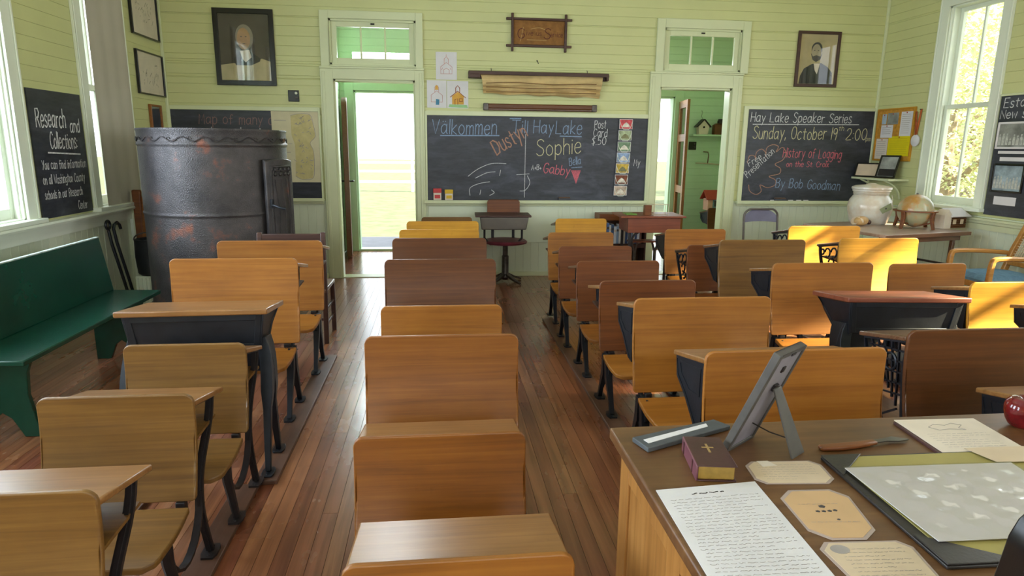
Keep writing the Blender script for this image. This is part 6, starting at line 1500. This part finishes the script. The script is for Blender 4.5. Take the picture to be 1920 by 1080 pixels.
def easel_frame():
    P0 = Vector((0.654, 1.356, ZT+0.002)); th, Wd, al, h = 0.632, 0.13, 0.386, 0.282
    u = Vector((math.cos(th), math.sin(th), 0)); n = Vector((math.sin(th), -math.cos(th), 0)); up = math.cos(al)*Vector((0, 0, 1))+math.sin(al)*n; nn = u.cross(up)
    t = thing('easel_picture_frame', 'grey easel picture frame seen from behind, leaning on its strut on the teacher desk', 'picture frame', tuple(P0))
    T = Matrix((u, nn, up)).transposed().to_4x4()      # local x width, y towards the picture side or back, z up
    s = 1 if nn.dot(n) > 0 else -1                      # +s is the back
    g = flat('grey_wood', '#54504c', 0.6, 0, 0.4, 0.18, 16); bk = flat('grey_backing_card', '#857e84', 0.8, 0, 0.3, 0.08, 20)
    mb = MB(T)
    for q in ((0, 0.012, 0, h), (Wd-0.012, Wd, 0, h), (0.012, Wd-0.012, 0, 0.012), (0.012, Wd-0.012, h-0.012, h)): mb.box(q[0], q[1], -0.009, 0.009, q[2], q[3])
    mb.build('frame', g, t, bevel=0.002)
    MB(T).box(0.010, Wd-0.010, s*0.002, s*0.006, 0.010, h-0.010).build('backing_card', bk, t)
    MB(T).box(0.012, Wd-0.012, -s*0.005, -s*0.003, 0.012, h-0.012).build('picture', M['cream'], t)
    MB(T).box(Wd*0.45, Wd*0.55, s*0.006, s*0.009, h-0.06, h-0.045).box(Wd*0.45, Wd*0.6, s*0.009, s*0.011, h-0.012, h-0.006).build('hanger', M['iron2'], t)
    a = u*Wd*0.55+up*h*0.62+n*0.012
    f0, f1 = Vector((0.792, 1.303, ZT+0.002))-P0, Vector((0.838, 1.334, ZT+0.002))-P0
    e = u*0.017
    mb = MB().hexa([f0, f1, f1+n*0.004+Vector((0.003, 0.003, 0)), f0+n*0.004], [a-e, a+e, a+e+n*0.005, a-e+n*0.005]); mb.build('strut', g, t, bevel=0.0015)
    MB(T).box(Wd*.48, Wd*.62, s*0.007, s*0.012, h*0.60, h*0.66).build('hinge', M['iron2'], t)
    p = u*Wd*0.5+up*h*0.24+n*0.008; q = (f0*0.72+a*0.28)+Vector((0.004, 0.004, 0)); MB().tube([p, (p+q)/2+Vector((0, 0, -0.004)), q], 0.0017, 6).build('cord', M['iron2'], t)
easel_frame()
def letter_opener():
    t = thing('paper_knife', 'brown-handled paper knife with a grey blade on the teacher desk', 'knife', (0.886, 1.343, ZT), R(4.5))
    MB().sweep([(0.0, 0, 0.006), (0.05, -0.004, 0.007), (0.10, -0.002, 0.007), (0.152, 0.004, 0.008)], [0.020, 0.024, 0.020, 0.018], [0.011, 0.012, 0.012, 0.008], (0, 1, 0)).build('handle', M['redb'], t, bevel=0.004)
    MB().sweep([(0.148, 0.004, 0.009), (0.18, 0.006, 0.009), (0.21, 0.009, 0.008), (0.245, 0.006, 0.006)], [0.016, 0.014, 0.026, 0.004], [0.003, 0.003, 0.003, 0.002], (0, 1, 0)).build('blade', M['steel'], t)
letter_opener()
mp = [(1.160, 1.293), (1.372, 1.288), (1.390, 1.470), (1.172, 1.478)]
t, cx, cy = flat_sheet('leaflet', 'dark-backed folded leaflet lying under the cream map sheet', 'leaflet', [(1.150, 1.286), (1.27, 1.284), (1.29, 1.462), (1.165, 1.470)], flat('dark_red_card', '#4a2a28', 0.5), ZT+0.0005, 0.005)
t, cx, cy = flat_sheet('map_sheet', 'cream sheet with a small outline map near the apple on the teacher desk', 'paper', mp, M['cream'], ZT+0.006, 0.0015)
mb = MB(); pts = [(-.045, .045), (-.02, .06), (.005, .052), (.03, .062), (.05, .05), (.03, .035), (.04, .022), (.0, .03), (-.03, .025), (-.045, .045)]
for (xa, ya), (xb, yb) in zip(pts, pts[1:]): mb.tube([(xa, ya, 0.0018), (xb, yb, 0.0018)], 0.0007, 4)
mb.build('outline_map', M['inkl'], t); hand_lines(t, cx, cy, mp, 7, M['inkl'], 0.002, 0.12, 0.85, 0.0012, 0.1, 0.55, 11, 0.001)
def folder():
    t = thing('leather_folder', 'black leather-cornered desk blotter under the plastic sheet on the teacher desk', 'blotter', (0, 0, ZT))
    P = [(0.845, 0.895), (1.40, 0.885), (1.42, 1.290), (0.860, 1.297)]
    lea = flat('black_leather', '#2a2522', 0.42, 0, 0.5, 0.25, 20, 0.15)
    MB().prism(P, 'z', 0.001, 0.008).build('board', lea, t, bevel=0.002)
    MB().prism([(0.872, 0.91), (1.39, 0.90), (1.405, 1.283), (0.884, 1.288)], 'z', 0.008, 0.0095).build('yellow_sheet', flat('olive_yellow_paper', '#a89c5c', 0.75, 0, 0.3, 0.08), t)
    for q in ([(0.860, 1.297), (0.956, 1.295), (0.856, 1.205)], [(0.845, 0.895), (0.985, 0.893), (0.849, 0.985)], [(1.42, 1.29), (1.33, 1.291), (1.416, 1.20)], [(1.40, 0.885), (1.405, 0.98), (1.30, 0.887)]): MB().prism(q, 'z', 0.0095, 0.0125).build('corner', lea, t, bevel=0.001)
folder()
def plastic_sheet():
    P = [(0.876, 0.955), (1.225, 0.948), (1.262, 1.218), (0.874, 1.228)]
    t = thing('plastic_sleeve', 'glossy clear plastic sleeve holding a pale sheet on the black blotter', 'document sleeve', (0, 0, ZT+0.0135))
    MB().prism(P, 'z', 0, 0.002).build('pale_sheet', flat('pale_grey_sheet', '#dcd6d0', 0.7, 0, 0.3, 0.03), t)
    n = 26; vs = []
    for i in range(n+1):
        for j in range(n+1):
            x, y = quad_at(P, -0.01+1.02*i/n, -0.01+1.02*j/n); e = min(1, 6*min(i, n-i, j, n-j)/n)
            vs.append((x, y, 0.0034+e*(0.0010*math.sin(i*0.9+j*0.35)+0.0008*math.sin(j*1.3-i*0.4)+0.0007*math.sin(i*2.1+j*1.1))))
    w = n+1; o = MB().add(vs, [(i*w+j, (i+1)*w+j, (i+1)*w+j+1, i*w+j+1) for i in range(n) for j in range(n)]).build('clear_film', M['film'], t)
    so = o.modifiers.new('thickness', 'SOLIDIFY'); so.thickness = 0.0003
def film_mat():
    m = bpy.data.materials.new('clear_film'); m.use_nodes = True; nt = m.node_tree; nt.nodes.clear()
    o = node(nt, 'ShaderNodeOutputMaterial'); t = node(nt, 'ShaderNodeBsdfTransparent'); g = node(nt, 'ShaderNodeBsdfGlossy'); g.inputs['Roughness'].default_value = 0.08
    t.inputs[0].default_value = (0.97, 0.97, 0.98, 1)
    lw = node(nt, 'ShaderNodeLayerWeight'); lw.inputs[0].default_value = 0.35; mx = node(nt, 'ShaderNodeMixShader')
    pw = node(nt, 'ShaderNodeMath', operation='POWER'); pw.inputs[1].default_value = 3.0; nt.links.new(lw.outputs['Facing'], pw.inputs[0]); ml = node(nt, 'ShaderNodeMath', operation='MULTIPLY_ADD'); ml.inputs[1].default_value = 0.5; ml.inputs[2].default_value = 0.04; nt.links.new(pw.outputs[0], ml.inputs[0]); nt.links.new(ml.outputs[0], mx.inputs[0]); nt.links.new(t.outputs[0], mx.inputs[1]); nt.links.new(g.outputs[0], mx.inputs[2]); nt.links.new(mx.outputs[0], o.inputs[0]); return m
M['film'] = film_mat()
plastic_sheet()
t, cx, cy = flat_sheet('tan_paper', 'tan paper sheet lying across the far right part of the black blotter', 'paper', [(1.235, 1.225), (1.40, 1.22), (1.41, 1.292), (1.215, 1.296)], M['tan'], ZT+0.0135, 0.001)
def apple():
    t = thing('apple', 'dark red apple at the right end of the teacher desk', 'apple', (1.487, 1.425, ZT))
    m, nt, b = newmat('apple_skin'); v = coords(nt, (1, 1, 1), False); f = noise(nt, v, 16, 5, 0.6)
    nt.links.new(ramp(nt, f, [(0.3, '#4a0c10'), (0.55, '#7a141a'), (0.8, '#96282a')]), b.inputs['Base Color']); b.inputs['Roughness'].default_value = 0.14; b.inputs['Coat Weight'].default_value = 0.4
    MB().lathe([(0, 0.010), (0.010, 0.004), (0.020, 0.0), (0.030, 0.006), (0.038, 0.020), (0.043, 0.038), (0.044, 0.052), (0.040, 0.066), (0.030, 0.077), (0.018, 0.080), (0.008, 0.075), (0.0, 0.066)], (0, 0, 0), 36).build('flesh', m, t)
    MB().tube([(0, 0, 0.066), (0.002, 0.002, 0.08), (0.008, 0.003, 0.092)], [0.002, 0.0018, 0.0025], 6).build('stem', M['dark'], t)
apple()
def black_chair():
    t = thing('black_chair', 'shiny black carved chair back at the lower right corner', 'chair', (0.829, 0.57, 0), R(1)); m = M['black']; hw = 0.225
    for s in (-1, 1):
        MB().sweep([(s*(hw-0.01), -0.02, 0.0), (s*(hw-0.012), 0.02, 0.45), (s*(hw-0.012), 0.01, 0.80), (s*(hw-0.02), -0.01, 1.03)], 0.036, 0.04).build('rear_leg', m, t, bevel=0.01)
        MB().sweep([(s*(hw-0.02), -0.40, 0), (s*(hw-0.02), -0.40, 0.43)], 0.035, 0.035).build('front_leg', m, t, bevel=0.005)
        MB().tube([(s*(hw-0.02), -0.40, 0.2), (s*(hw-0.015), 0.0, 0.2)], 0.011, 8).build('stretcher', m, t)
    MB().box(-hw, hw, -0.43, 0.03, 0.43, 0.455).build('seat', m, t, bevel=0.01)
    slab(2*hw, 0.96, 1.097, lambda q: -0.012-0.02*q, 0.03, rt=0.05, rb=0.02).build('top_rail', m, t, bevel=0.008, seg=3)
    MB().box(-0.075, 0.075, -0.002, 0.012, 0.50, 0.97).build('splat', M['dark'], t, bevel=0.004)
    for x in (-0.15, 0.15): MB().tube([(x, 0.005, 0.47), (x, 0.003, 0.7), (x, -0.005, 0.97)], 0.010, 8).build('spindle', m, t)
black_chair()
